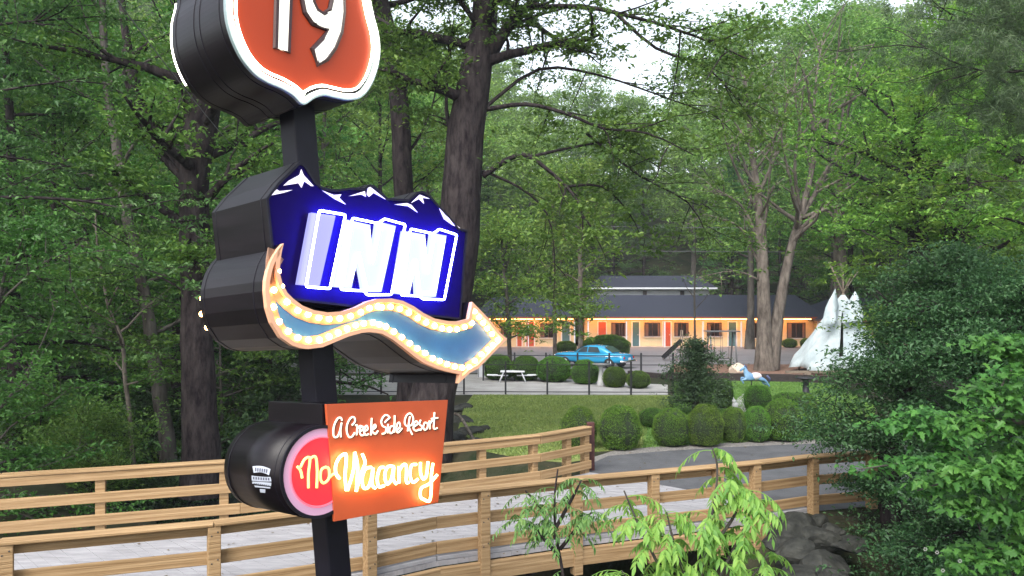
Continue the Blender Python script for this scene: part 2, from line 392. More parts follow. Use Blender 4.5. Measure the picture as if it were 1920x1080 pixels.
# pole (square tube, leaning slightly as in the photo)
pm = MB(); hw = .118
def pole_ring(zv): return [PC + Wv*zv + Uv*(sx*hw) + Nv*(sy*hw) for sx, sy in ((-1,-1),(1,-1),(1,1),(-1,1))]
lo, hi = (base - PC).dot(Wv), (P(560, -420, PD) - PC).dot(Wv)
pm.add(pole_ring(lo - .3) + pole_ring(hi), [(0,1,5,4),(1,2,6,5),(2,3,7,6),(3,0,4,7),(4,5,6,7)])
pm.build('pole', M_blkm, sign, bevel=.012)
# --- shield box
SH = [(565, 198), (586, 186), (604, 181), (624, 185), (648, 189), (672, 185), (690, 166), (703, 135), (709, 100), (706, 65), (697, 30), (690, -10), (692, -50), (706, -95), (716, -130), (700, -168), (660, -205),
      (618, -192), (577, -212), (540, -240), (498, -238), (452, -282), (425, -238), (398, -190), (404, -150), (424, -110), (428, -60), (420, -20), (419, 20), (425, 55), (437, 88), (453, 117), (476, 143), (500, 158), (524, 168), (546, 181)]
s_uv = pxuv(SH)
s_lo = [uv(q) for q in catmull([xyz(*p) for p in s_uv], 1, True)]; s_uv = [uv(q) for q in catmull([xyz(*p) for p in s_uv], 4, True)]
shb = prism(MB(), s_uv, 0, -TH, False).build('shield_box', M_blk, sign)
M_trim = mat('pale_trim', (.22, .29, .30), .35, metal=0, var=.12)
i1, i2, i3 = offset_poly(s_uv, .055), offset_poly(s_uv, .085), offset_poly(s_uv, .125)
band(MB(), s_uv, i1, .035, .002).build('rim', M_trim, shb, org=sign.location)
M_white = emit('warm_white_neon', (1, .95, .80), 4)
MB().tube([xyz(*p, .045) for p in offset_poly(s_uv, .035)], .015, 6, closed=True).build('neon_tube', M_white, shb, org=sign.location)
MB().tube([xyz(*p, .03) for p in offset_poly(s_uv, .09)], .011, 6, closed=True).build('neon_tube', M_white, shb, org=sign.location)
band(MB(), offset_poly(s_uv, .03), i1, -TH-.02, -TH-.002).build('rim', M_trim, shb, org=sign.location)
MB().tube([xyz(*p, -TH-.03) for p in offset_poly(s_uv, .012)[104:124]], .012, 6).build('neon_tube', M_white, shb, org=sign.location)
M_or = mat('orange_enamel', (.60, .135, .05), .4, var=.06, scale=2)
M_shf = bpy.data.materials.new('shield_face'); M_shf.use_nodes = True
_p = M_shf.node_tree.nodes['Principled BSDF']; _p.inputs['Base Color'].default_value = (.31, .036, .009, 1); _p.inputs['Roughness'].default_value = .4
_p.inputs['Emission Color'].default_value = (.62, .10, .04, 1); _p.inputs['Specular IOR Level'].default_value = .2; _p.inputs['Emission Strength'].default_value = .05
prism(MB(), i2, .008, .002).build('face', M_shf, shb, org=sign.location)
D1 = [(517, -2), (514.5, 91.7), (538, 98.8), (542, 0), (545, -120), (521, -128), (496, -98), (500, -78), (519, -88)]
D9o = [(612, 57), (602, 75), (583.7, 93.7), (594, 122), (610, 112), (624.5, 91.7), (636.7, 61), (641.5, 24.5), (640.5, -10), (634, -45), (620, -72), (600, -80), (580, -70), (567, -42), (563.5, -5), (569.5, 24.5), (583.7, 45)]
D9i = [(604, 28.5), (592, 20), (585, 5), (583, -15), (588, -38), (600, -48), (612, -40), (619, -20), (620.5, 0), (616, 20)]
M_num = emit('numeral_cream', (1, .98, .84), .17); M_dk = mat('dark_outline', (.035, .012, .012), .5)
d1 = pxuv(D1); dd = prism(MB(), d1, .035, .01); dd.build('numeral', M_num, shb, org=sign.location)
MB().tube([xyz(*p, .016) for p in d1], .026, 6, closed=True, smooth=False).build('numeral_outline', M_dk, shb, org=sign.location)
# 9: outer outline with hole -> bridge polygon
o9 = pxuv(D9o); i9 = pxuv(D9i)
poly9 = o9[:1] + [o9[k] for k in range(1, len(o9))] + [o9[0]] + i9[:1] + list(reversed(i9[1:])) + [i9[0]]
nb = MB(); vs = [xyz(*p, .035) for p in o9 + i9]
from mathutils.geometry import tessellate_polygon
tri = tessellate_polygon([[Vector((u, v, 0)) for u, v in o9], [Vector((u, v, 0)) for u, v in i9]])
nb.add(vs, [tuple(t) for t in tri]); nb.add([xyz(*p, .01) for p in o9+i9] + vs, [(i, (i+1) % len(o9), (i+1) % len(o9)+len(o9+i9), i+len(o9+i9)) for i in range(len(o9))] )
nb.build('numeral', M_num, shb, org=sign.location)
ob = MB(); ob.tube([xyz(*p, .016) for p in o9], .026, 6, closed=True, smooth=False); ob.tube([xyz(*p, .016) for p in i9], .026, 6, closed=True, smooth=False)
ob.build('numeral_outline', M_dk, shb, org=sign.location)
def seams(poly, th, parent, smooth_out=.003, ks=(.07,)):
    mb = MB()
    for k in ks:
        for off in (-k, -th+k): mb.tube([xyz(*p, off) for p in offset_poly(poly, -.001)], .0045, 5, closed=True)
    mb.build('seam', M_blkm, parent, org=sign.location)
seams(s_uv, TH, shb, ks=(.07, .4))
# --- mountain box
MT = [(497, 372), (519, 343), (560, 303), (571, 311), (580, 326), (590, 342), (603, 352), (628, 356), (655, 352), (680, 353), (690, 346), (700, 348), (713, 360), (725, 372), (763, 374), (779, 360), (790, 358), (804, 366), (820, 385), (840, 405), (858, 428), (875, 432), (870, 480), (862, 600), (520, 560), (508, 475)]
m_uv = pxuv(MT); mtb = prism(MB(), m_uv, 0, -TH).build('mountain_box', M_blk, sign)
m_in = offset_poly(m_uv, .02); seams(m_uv, TH, mtb); prism(MB(), m_in, .006, .001).build('face', M_face, mtb, org=sign.location)
band(MB(), m_uv, m_in, .022, .001).build('rim', M_blkm, mtb, org=sign.location)
zc = lambda pts: [(480 + x/4.8, 290 + y/4.8) for x, y in pts]
SN = [[(400,135),(420,185),(510,285),(490,285),(425,240),(402,298),(375,258),(240,280),(290,235),(385,185)], [(115,372),(180,315),(200,330),(320,320),(240,345)],
      [(590,325),(690,365),(760,360),(740,390),(800,450),(700,400)], [(830,375),(970,330),(980,380),(940,360)], [(990,360),(1000,300),(1020,292),(1160,405),(1050,345),(1010,380)],
      [(1240,450),(1350,437),(1390,455),(1447,522),(1360,465)], [(1390,435),(1465,362),(1555,398),(1490,390),(1503,442),(1460,400)], [(1630,460),(1690,540),(1830,665),(1760,635),(1685,580)]]
M_snow = emit('snow_white', (.93, .84, .90), .2)
for s_ in SN: prism(MB(), pxuv(zc(s_)), .016, .008).build('snow_cap', M_snow, mtb, org=sign.location)
LI = [[(577.5,400),(623,406),(593,537.5),(552.5,534)],
      [(643,413),(688,423),(691,481),(700.5,416),(736,425),(709,548),(675,548),(664,489),(653,541),(620,538)],
      [(750,434),(791,441),(794,501),(802.6,437.5),(831,443),(811,557),(774.5,557),(771,501),(762,553.6),(731,550)]]
LO = [[(588,397),(637,405),(608,542.5),(563,539)],
      [(650,411),(698,421),(710,412.5),(749,423),(723,553.5),(677,554),(672,546),(660,546),(628,544),(634,520)],
      [(759,431),(801,440),(813,431.5),(845.7,442),(822,563),(781.5,561.5),(776,556),(741,554.5),(746,530)]]
M_lp = emit('letter_face', (.42, .42, 1.0), .42); M_blue = emit('blue_white_neon', (.12, .13, 1.0), 30)
M_lp2 = emit('letter_face_bright', (.66, .74, 1.0), .46)
for _m, _c in ((M_lp, (.005, .005, .006)), (M_lp2, (.010, .010, .010))): _m.node_tree.nodes['Principled BSDF'].inputs['Base Color'].default_value = (*_c, 1)
def rounded(pts, k=.018):
    res = []; n = len(pts)
    for i in range(n):
        a, b, c = Vector(pts[i-1]), Vector(pts[i]), Vector(pts[(i+1)%n]); d1_, d2_ = (a-b), (c-b)
        r1 = min(k, d1_.length*.3); r2 = min(k, d2_.length*.3); p1 = b + d1_.normalized()*r1; p2 = b + d2_.normalized()*r2
        res += [tuple(p1), tuple((p1+2*b+p2)/4), tuple(p2)]
    return res
for k, (a, b) in enumerate(zip(LI, LO)):
    L0 = prism(MB(), pxuv(a), .05, .008).build('letter', M_lp if k == 0 else M_lp2, mtb, org=sign.location)
    MB().tube([xyz(*p, .085) for p in rounded(pxuv(b))], .0105, 8, closed=True).build('neon_tube', M_blue, mtb, org=sign.location)
    if k: MB().tube([xyz(*p, .07) for p in rounded(offset_poly(pxuv(a), .035))], .007, 6, closed=True).build('neon_tube', M_blue, mtb, org=sign.location)
# --- arrow box with bulbs
z1 = lambda x, y: (480 + x/4.696, 450 + y/4.696)
z2 = lambda x, y: (700 + x/5.685, 540 + y/5.685)
AR = [z1(215,35),z1(160,95),z1(130,140),z1(95,210),z1(75,280),z1(58,360),z1(55,450),z1(70,600),z1(110,730),z1(190,860),z1(290,930),z1(360,953),z1(430,962),z1(560,945),z1(680,895),z1(790,850),z1(900,820),z1(970,812),
      z2(0,480),z2(60,490),z2(170,550),z2(300,650),z2(400,730),z2(500,800),z2(640,860),z2(760,895),z2(885,920),z2(873,1015),z2(1000,900),z2(1080,860),z2(1390,545),z2(1300,465),z2(1200,335),z2(1020,150),z2(985,330),
      z2(870,358),z2(760,355),z2(620,328),z2(500,270),z2(400,200),z2(280,140),z2(160,115),z2(0,120),z1(950,545),z1(850,595),z1(740,630),z1(600,640),z1(480,620),z1(380,580),z1(300,520),z1(250,470),z1(205,390),z1(182,300),z1(183,200),z1(200,100)]
AOFF = .07
a_uv = pxuv(AR, AOFF)
arb = prism(MB(), a_uv, AOFF, -TH-AOFF, False).build('arrow_box', M_blk, sign)
a_in = offset_poly(a_uv, .036); seams(a_uv, TH+AOFF, arb)
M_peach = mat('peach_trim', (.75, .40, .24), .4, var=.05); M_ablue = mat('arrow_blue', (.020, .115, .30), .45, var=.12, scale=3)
prism(MB(), offset_poly(a_uv, .006), AOFF+.006, AOFF+.001).build('face', M_ablue, arb, org=sign.location)
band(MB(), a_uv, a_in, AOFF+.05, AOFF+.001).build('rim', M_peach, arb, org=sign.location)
BL = [z1(*p) for p in [(195,275),(158,440),(155,590),(205,720),(285,805),(370,860),(465,880),(560,880),(645,850),(725,815),(805,780),(880,750),(950,735),(225,410),(275,545),(370,620),(460,655),(555,685),(645,695),(740,690),(835,670),(925,635),(1000,600),(1075,585)]]
BL += [z2(*p) for p in [(0,370),(65,390),(135,412),(220,465),(305,525),(390,590),(470,645),(555,695),(635,750),(710,780),(790,812),(870,838),(950,850),(1025,842),(90,205),(185,200),(285,222),(380,262),(475,322),(565,368),(655,403),(735,430),(815,442),(895,440),(975,415),(1050,372),
      (1080,250),(1128,312),(1172,372),(1216,432),(1265,492),(1328,552),(1275,605),(1222,655),(1155,708),(1085,775)]]
M_bulb = emit('bulb_glow', (1.0, .52, .17), 15)
M_glowband = mat('bulb_glow_tan', (.34, .20, .13), .5, var=.08, scale=3)  # warm spill of the bulbs on the arrow, painted as a tan band
band(MB(), offset_poly(a_uv, .03), offset_poly(a_uv, .105), AOFF+.012, AOFF+.004).build('bulb_glow_band', M_glowband, arb, org=sign.location); M_sock = mat('bulb_socket', (.5, .35, .2), .5)
bq = MB().ball((0, 0, 0), .0255, 10, 7); bo = bq.build('bulb', M_bulb, arb, org=(0, 0, 0)); bo.location = pl(*BL[0], AOFF+.03) - sign.location
for q in BL[1:]:
    o = bo.copy(); C.objects.link(o); o.parent = arb; o.location = pl(*q, AOFF+.03) - sign.location
for q in BL[1:7] + BL[13:14]:     # the far face carries the same bulbs; the ones on the tail edge stand out past it
    u_, v_ = uv(pl(*q, AOFF) + Nv*AOFF); o = bo.copy(); C.objects.link(o); o.parent = arb
    o.location = xyz(u_ - .07, v_, -TH-AOFF-.03) - sign.location
# --- orange board with script lettering
BO = .02
bd = [(612, 758), (840, 750), (822, 942), (627, 978)]
b_uv = pxuv(bd, BO); M_board = mat('board_orange', (.46, .075, .02), .5, var=.06, scale=2)
bord = prism(MB(), b_uv, BO, BO-.03).build('orange_board', M_board, sign, bevel=.003)
zb = lambda pts: [(610 + x/8, 745 + y/8) for x, y in pts]; zv = lambda pts: [(540 + x/6.4, 845 + y/6.4) for x, y in pts]
CREEKS = [[(250,350),(235,310),(190,315),(140,400),(120,500),(130,590),(180,590),(220,500),(245,380)],[(245,380),(228,480),(232,600)],
  [(400,420),(445,360),(430,300),(380,310),(330,400),(320,500),(350,590),(400,590),(440,530)],[(450,420),(480,430),(468,570)],[(475,480),(520,430),(545,440)],
  [(520,510),(570,480),(560,440),(530,450),(515,520),(540,570),(590,560)],[(590,510),(635,480),(625,430),(600,440),(580,520),(610,565),(650,550)],
  [(695,310),(690,430),(685,570)],[(690,500),(740,410),(755,450),(700,500),(750,550),(790,500)],[(970,310),(930,270),(880,280),(840,360),(860,430),(910,460),(900,530),(850,550)],[(960,312),(920,345),(890,380)],
  [(940,400),(935,540)],[(1030,430),(980,440),(960,500),(985,540),(1030,480),(1040,270),(1035,530)],[(1070,500),(1120,440),(1110,380),(1080,400),(1065,480),(1090,530),(1150,465)],
  [(1250,440),(1205,420),(1190,360),(1220,270),(1280,245),(1320,320),(1300,410),(1255,435),(1275,500),(1305,560)],[(1268,285),(1250,400),(1235,510)],
  [(1330,440),(1385,400),(1370,360),(1340,380),(1320,460),(1350,500),(1400,490)],[(1430,340),(1410,400),(1450,440),(1430,490),(1400,480)],[(1490,380),(1470,440),(1490,490),(1530,460),(1530,390),(1490,380)],
  [(1560,350),(1570,480)],[(1568,400),(1600,350),(1622,360)],[(1638,225),(1630,350),(1628,470),(1680,460)],[(1590,322),(1690,308)]]
VAC = [[(620,335),(575,270),(575,170),(620,80),(690,40),(700,120),(685,300),(700,480)],[(800,20),(790,200),(760,330),(712,480)],[(800,20),(835,200),(820,490)],[(890,40),(925,140),(890,240),(855,350),(815,490)],
  [(1000,200),(930,220),(890,330),(905,440),(960,440),(1000,330),(1020,210),(1010,400),(1050,450)],[(1150,200),(1100,215),(1070,330),(1090,430),(1155,420)],
  [(1250,185),(1190,200),(1160,300),(1190,400),(1240,340),(1270,190),(1265,340),(1300,400)],[(1330,190),(1330,390)],[(1330,250),(1380,170),(1420,190),(1420,370),(1450,380)],
  [(1540,165),(1480,180),(1465,300),(1500,380),(1560,340)],[(1590,140),(1590,260),(1620,340),(1660,300),(1680,130)],[(1740,150),(1720,300),(1720,450),(1700,600),(1640,590),(1590,550),(1600,450),(1690,400),(1790,290)]]
NO = [[(110,190),(150,240),(170,330)],[(150,200),(200,105),(262,90),(245,280),(245,450)],[(262,95),(330,75),(350,230),(345,450)],[(460,195),(400,230),(390,340),(430,390),(490,330),(490,220),(450,200)],[(490,330),(555,275),(600,335)]]
M_script = emit('script_cream', (1, .84, .66), .30); M_vac = emit('vacancy_neon', (1, .66, .26), 6); M_no = emit('no_neon', (1, .70, .20), .55)
def script(strokes, zf, r, m, name, off, parent):
    mb = MB()
    for s_ in strokes: mb.tube(catmull([pl(x, y, off) for x, y in zf(s_)], 5), r, 7)
    return mb.build(name, m, parent, org=sign.location)
script(CREEKS, zb, .0085, M_script, 'script_lettering', BO+.012, bord)
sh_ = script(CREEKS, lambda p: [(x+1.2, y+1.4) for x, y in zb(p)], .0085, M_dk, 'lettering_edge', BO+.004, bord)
for s_ in VAC: script([s_], zv, .0125, M_vac, 'neon_tube', BO+.045, bord)
# bracket and drum
bk = prism(MB(), pxuv([(606, 757), (640, 756), (640, 800), (606, 800)]), -.02, -TH+.02).build('bracket', M_blk, sign, bevel=.006)
cen = pl(600, 884); rad = (pl(600, 797) - cen).length
dr = MB(); NS = 48; cu, cv = uv(cen)
ring = lambda r, off: [xyz(cu + r*math.cos(2*math.pi*k/NS), cv + r*math.sin(2*math.pi*k/NS), off) for k in range(NS)]
prism(dr, [(cu + rad*math.cos(2*math.pi*k/NS), cv + rad*math.sin(2*math.pi*k/NS)) for k in range(NS)], 0, -TH, True)
drum = dr.build('round_box', M_blk, sign)
circ0 = None; seams([(cu + rad*math.cos(2*math.pi*k/NS), cv + rad*math.sin(2*math.pi*k/NS)) for k in range(NS)], TH, drum)
circ = lambda r: [(cu + r*math.cos(2*math.pi*k/NS), cv + r*math.sin(2*math.pi*k/NS)) for k in range(NS)]
band(MB(), circ(rad), circ(rad*.93), .03-.012, .001).build('rim', M_blkm, drum, org=sign.location)
M_pink = bpy.data.materials.new('pink_ring'); M_pink.use_nodes = True; _p = M_pink.node_tree.nodes['Principled BSDF']
_p.inputs['Base Color'].default_value = (.42, .26, .38, 1); _p.inputs['Emission Color'].default_value = (.55, .25, .36, 1); _p.inputs['Emission Strength'].default_value = .12
M_red = bpy.data.materials.new('red_disc'); M_red.use_nodes = True; _p = M_red.node_tree.nodes['Principled BSDF']
_p.inputs['Base Color'].default_value = (.55, .012, .02, 1); _p.inputs['Emission Color'].default_value = (1, .03, .06, 1); _p.inputs['Emission Strength'].default_value = .22
prism(MB(), circ(rad*.93), .006, .001).build('face_ring', M_pink, drum, org=sign.location)
prism(MB(), circ(rad*.72), .012, .007).build('face', M_red, drum, org=sign.location)
M_rneon = emit('red_neon', (1, .06, .09), 1.0)
MB().tube([xyz(*p, .013) for p in circ(rad*.74)], .005, 6, closed=True).build('neon_tube', M_rneon, drum, org=sign.location)
script(NO, zv, .0115, M_no, 'neon_lettering', .05, drum)
# maker's sticker on the drum side
def oncyl(px, py, lift=.004):
    d = (P(px, py, 1) - CO); o = CO - cen; dn = d - Nv*d.dot(Nv); on = o - Nv*o.dot(Nv); rr = rad + lift
    a = dn.dot(dn); b = 2*dn.dot(on); c = on.dot(on) - rr*rr; t = (-b - math.sqrt(max(0, b*b-4*a*c)))/(2*a); return CO + d*t
zs = lambda x, y: (440 + x/9, 860 + y/9)
M_stk = mat('sticker_grey', (.42, .45, .52), .5, var=.1, scale=40); M_stkd = mat('sticker_ink', (.06, .06, .09), .5)
def patch(mb, quad, nx_=8, ny_=4, lift=.004):
    vs = []
    for j in range(ny_+1):
        for i in range(nx_+1):
            s, t = i/nx_, j/ny_; a = Vector(quad[0]).lerp(Vector(quad[1]), s); b = Vector(quad[3]).lerp(Vector(quad[2]), s); q = a.lerp(b, t)
            q.y -= quad[4]*math.sin(math.pi*s) if len(quad) > 4 else 0
            vs.append(oncyl(*zs(q.x, q.y), lift))
    mb.add(vs, [(j*(nx_+1)+i, j*(nx_+1)+i+1, (j+1)*(nx_+1)+i+1, (j+1)*(nx_+1)+i) for j in range(ny_) for i in range(nx_)])
st = MB()
for q in ([(300,130),(605,175),(580,280),(320,240),28], [(285,285),(605,310),(620,385),(290,370),-6], [(300,385),(620,405),(612,465),(296,420),0], [(330,450),(600,480),(600,505),(345,480),0], [(425,510),(520,520),(515,580),(430,568),0]): patch(st, q)
stk = st.build('maker_sticker', M_stk, drum, org=sign.location)
ik = MB()
for k in range(6): patch(ik, [(345+k*38,150+k*5),(365+k*38,153+k*5),(362+k*36,215+k*5),(345+k*36,212+k*5),20-abs(k-2.5)*4+4][:4]+[0], 1, 1, .0065)
for k in range(7): patch(ik, [(310+k*42,305+k*3),(332+k*42,307+k*3),(332+k*42,350+k*3),(310+k*42,348+k*3),0], 1, 1, .0065)
for k in range(8): patch(ik, [(320+k*35,408+k*5),(340+k*35,411+k*5),(340+k*35,422+k*5),(320+k*35,419+k*5),0], 1, 1, .0065)
ik.build('sticker_print', M_stkd, stk, org=(0,0,0)); bpy.context.view_layer.update()
stk.children[0].data.transform(Matrix.Translation(-sign.location))

# ------------------------------------------------------------------ trees
def leaves(rng, pos, size, up=.6, sizev=.35, wr=.5, droop=.25):
    n = len(pos); nrm = rng.normal(size=(n, 3)); nrm[:, 2] = np.abs(nrm[:, 2])*.6 + up*2; nrm /= np.linalg.norm(nrm, axis=1)[:, None]
    t = rng.normal(size=(n, 3)); t -= nrm*np.sum(t*nrm, 1)[:, None]; t /= np.linalg.norm(t, axis=1)[:, None]; b = np.cross(nrm, t)
    L = size*(1 + sizev*rng.normal(size=n)).clip(.4, 1.9)[:, None]
    dn = np.zeros((n, 3)); dn[:, 2] = -1
    v0 = pos - t*L*.5; v2 = pos + t*L*.5 + dn*L*droop*.6; v1 = pos + b*L*wr*.5 + nrm*L*.08; v3 = pos - b*L*wr*.5 + nrm*L*.08
    V = np.stack([v0, v1, v2, v3], 1).reshape(-1, 3); Q = np.arange(4*n).reshape(n, 4); return V, Q, rng.random(n)
def tubes_np(polys, nside):
    """polys: list of (pts (m,3), radii (m,)); returns V,Q"""
    Vs, Qs, off = [], [], 0
    for pts, rs in polys:
        pts = np.asarray(pts, float); m = len(pts); t = np.gradient(pts, axis=0); t /= np.linalg.norm(t, axis=1)[:, None] + 1e-9
        ref = np.array([1., 0, 0]) if abs(t[0, 0]) < .8 else np.array([0, 1., 0])
        a = ref - t*(t@ref)[:, None]; a /= np.linalg.norm(a, axis=1)[:, None] + 1e-9; b = np.cross(t, a)
        an = np.linspace(0, 2*np.pi, nside, endpoint=False)
        ringv = pts[:, None, :] + (a[:, None, :]*np.cos(an)[None, :, None] + b[:, None, :]*np.sin(an)[None, :, None])*np.asarray(rs)[:, None, None]
        Vs.append(ringv.reshape(-1, 3)); i = np.arange(m-1)[:, None]*nside; k = np.arange(nside)[None, :]
        Qs.append((off + np.stack([i+k, i+(k+1) % nside, i+nside+(k+1) % nside, i+nside+k], 2)).reshape(-1, 4)); off += m*nside
    return np.concatenate(Vs), np.concatenate(Qs)
def limb_path(rng, p, d, L, n=6, wob=.12, up=.0, grav=0):
    pts = [p]; d = d/np.linalg.norm(d)
    for i in range(n):
        d = d + rng.normal(size=3)*wob + np.array([0, 0, up - grav*i/n]); d /= np.linalg.norm(d); pts.append(pts[-1] + d*L/n)
    return np.array(pts)
def gen_tree(rng, H=14, r0=.25, lean=(0, 0), start=.3, nl=16, L=4, elev=.35, nsub=5, nleaf=9000, lsize=.16, spread=.45, flat=.45, shape='round', trunk=None, trad=None, wob=.1, droop=.25, up=.6, extra=None, grav=.04, limb_r=.35):
    if trunk is None:
        k = np.linspace(0, 1, 9); trunk = np.stack([lean[0]*k*H + np.cumsum(rng.normal(size=9))*.05*H/14, lean[1]*k*H + np.cumsum(rng.normal(size=9))*.05*H/14, k*H], 1)
        trunk -= trunk[0]; trad = r0*(1-.85*k); trad[0] *= 1.35
    trunk = np.asarray(trunk, float); trad = np.asarray(trad, float); T = len(trunk); main = [(trunk, trad)]; minor = []; clus = []
    def at(t):
        s = t*(T-1); i = int(min(T-2, s)); f_ = s-i; return trunk[i]*(1-f_)+trunk[i+1]*f_, trad[i]*(1-f_)+trad[i+1]*f_
    az = rng.random()*6.28
    limbs = []
    for i in range(nl):
        t = start + (1-start)*(i+.5*rng.random())/nl; p, r = at(t); az += 2.4 + rng.normal()*.3
        u = (t-start)/(1-start)
        if shape == 'cone': ll = L*(1.05-u)*rng.uniform(.75, 1.1)
        elif shape == 'round': ll = L*(.55+.9*math.sin(math.pi*min(1, u*.85+.1)))*.75*rng.uniform(.7, 1.15)
        else: ll = L*rng.uniform(.6, 1.1)*(1-.3*u)
        el = elev + (.5*u if shape != 'cone' else .1) + rng.normal()*.12
        d = np.array([math.cos(az)*math.cos(el), math.sin(az)*math.cos(el), math.sin(el)])
        limbs.append((p, d, ll, max(.012, min(r*.8, r*limb_r+.02))))
    if extra: limbs += extra
    for p, d, ll, r in limbs:
        if isinstance(d, list): path = np.array(d); ll = np.linalg.norm(path[-1]-path[0])
        else: path = limb_path(rng, p, d, ll, 7, wob, .02, grav)
        m = len(path); main.append((path, np.linspace(r, r*.22, m)))
        for j in range(nsub):
            s = rng.uniform(.25, 1)*(m-1); i = int(min(m-2, s)); q = path[i] + (path[i+1]-path[i])*(s-i); td = path[i+1]-path[i]; td /= np.linalg.norm(td)
            sd = td*.7 + rng.normal(size=3)*.6*np.array([1, 1, .45]); sp = limb_path(rng, q, sd, ll*rng.uniform(.25, .5), 4, .18, 0, grav)
            minor.append((sp, np.linspace(max(.006, r*.35), .004, len(sp)))); clus += [sp[1], sp[2], sp[3], sp[4]]
        clus += [path[-1], path[-2], path[-3]]
    V1, Q1 = tubes_np(main[:1], 14)
    V2, Q2 = tubes_np(main[1:] + minor, 5) if len(main) > 1 else (np.zeros((0, 3)), np.zeros((0, 4), int))
    wood = (np.concatenate([V1, V2]), np.concatenate([Q1, Q2 + len(V1)]))
    clus = np.array(clus); 
    if nleaf:
        w_ = rng.random(len(clus))**1.5 + .1; w_ /= w_.sum(); idx = rng.choice(len(clus), nleaf, p=w_)
        # a bunch of twiglets per cluster: gives lumps and gaps
        sub_ = rng.normal(size=(len(clus), 5, 3))*np.array([spread, spread, spread*flat]); k5 = rng.integers(0, 5, nleaf)
        pos = clus[idx] + sub_[idx, k5] + rng.normal(size=(nleaf, 3))*np.array([spread*.45, spread*.45, spread*.3*flat])
        lv = leaves(rng, pos, lsize, up, droop=droop)
    else: lv = None
    return wood, lv
def tree_obj(name, label, cat, loc, data, bark, leaf, rz=0, scale=1, group=None):
    t = thing(name, label, cat, loc, rz, group, scale); (wv, wq), lv = data
    link('trunk', npmesh('trunk', wv, wq, bark, True), t)
    if lv: link('crown', npmesh('crown', lv[0], lv[1], leaf, False, lv[2]), t)
    return t
def place(proto, loc, rz, scale, label=None, group=None, name=None):
    o = copy_tree(proto); o.location = loc; o.rotation_euler = (0, 0, rz); o.scale = (scale[0], scale[0], scale[1]) if hasattr(scale, '__len__') else (scale,)*3
    if label: o['label'] = label
    if group: o['group'] = group
    return o
r_ = np.random.default_rng

# far wooded hillside (one mass)
protos = [gen_tree(r_(40+i), H=17, r0=.25, start=.25, nl=20, L=4.6, nsub=4, nleaf=4200, lsize=.42, spread=.75, flat=.6) for i in range(3)]
protos += [gen_tree(r_(50+i), H=19, r0=.24, start=.15, nl=30, L=3.6, nsub=3, nleaf=4200, lsize=.36, spread=.5, flat=.35, shape='cone', elev=.0) for i in range(2)]
def wood_mass(name, label, spots, leafm, seed):
    rr = r_(seed); Vs, Qs, Rn, Mi, off = [], [], [], [], 0
    for (x, y, k, s) in spots:
        (wv, wq), lv = protos[k]; a = rr.random()*6.28; c, s_ = math.cos(a), math.sin(a); Rm = np.array([[c, -s_, 0], [s_, c, 0], [0, 0, 1]])
        o_ = np.array([x, y, hz(x, y)-.3]); tone = rr.random()
        for vv_, qq, mi in ((wv, wq, 0), (lv[0], lv[1], 1)):
            Vs.append((vv_@Rm.T)*s + o_); Qs.append(qq+off); off += len(vv_); Mi.append(np.full(len(qq), mi))
            Rn.append(np.clip((lv[2]*.55 + tone*.55), 0, 1) if mi else np.zeros(len(qq)))
    me = npmesh(name, np.concatenate(Vs), np.concatenate(Qs), [M_barkgrey, leafm], False, np.concatenate(Rn), np.concatenate(Mi))
    return tag(link(name, me), label, None, None, 'stuff')
sp = []
for _ in range(3000):
    y = rng.uniform(80, 165); x = rng.uniform(-.75*y-4, .75*y+4)
    if 4 < x < 24 and y < 97: continue
    if all((x-a)**2+(y-b)**2 > 4.6**2 for a, b, *_q in sp): sp.append((x, y, int(rng.choice([0, 1, 2, 3, 4], p=[.27, .25, .22, .14, .12])), rng.uniform(.75, 1.15)))
    if len(sp) >= 190: break
sp = [(x, y, k, s_*(1.3 if (x/y > .24 or x/y < -.02) else 1)) for x, y, k, s_ in sp]
wood_mass('wooded_hillside', 'dense green woods rising on the hillside behind the motel', sp, L_far, 3)

# generic woodland trees: one of each kind, then copies
K = {}
K['broad'] = tree_obj('broadleaf_tree', 'tall broadleaf tree in the left woods', 'tree', (-15.5, 27, hz(-15.5, 27)-.1), gen_tree(r_(1), H=16, r0=.2, start=.22, nl=22, L=4.2, nsub=5, nleaf=15000, lsize=.18, spread=.42, flat=.35), M_bark, L_mid)
K['broad2'] = tree_obj('broadleaf_tree', 'tall pale green broadleaf tree in the left woods', 'tree', (-9, 36, hz(-9, 36)-.1), gen_tree(r_(2), H=17, r0=.22, start=.3, nl=20, L=4.8, nsub=5, nleaf=13000, lsize=.2, spread=.5, flat=.4, lean=(.05, 0)), M_barkgrey, L_far)
K['hem'] = tree_obj('hemlock_tree', 'dark hemlock with drooping layered sprays in the left woods', 'tree', (-19, 33, hz(-19, 33)-.1), gen_tree(r_(3), H=17, r0=.24, start=.06, nl=46, L=4.2, nsub=4, nleaf=20000, lsize=.13, spread=.34, flat=.22, shape='cone', elev=-.05, grav=.07, droop=.5), M_bark, L_hem)
K['under'] = tree_obj('understorey_tree', 'slender understorey tree at the edge of the left woods', 'tree', (-8.6, 23.5, hz(-8.6, 23.5)-.1), gen_tree(r_(4), H=7.5, r0=.07, start=.2, nl=15, L=2.6, nsub=4, nleaf=7500, lsize=.13, spread=.32, flat=.22, elev=.15), M_barkgrey, L_mid)
gl = 'trees crowding the left woods beyond the creek'
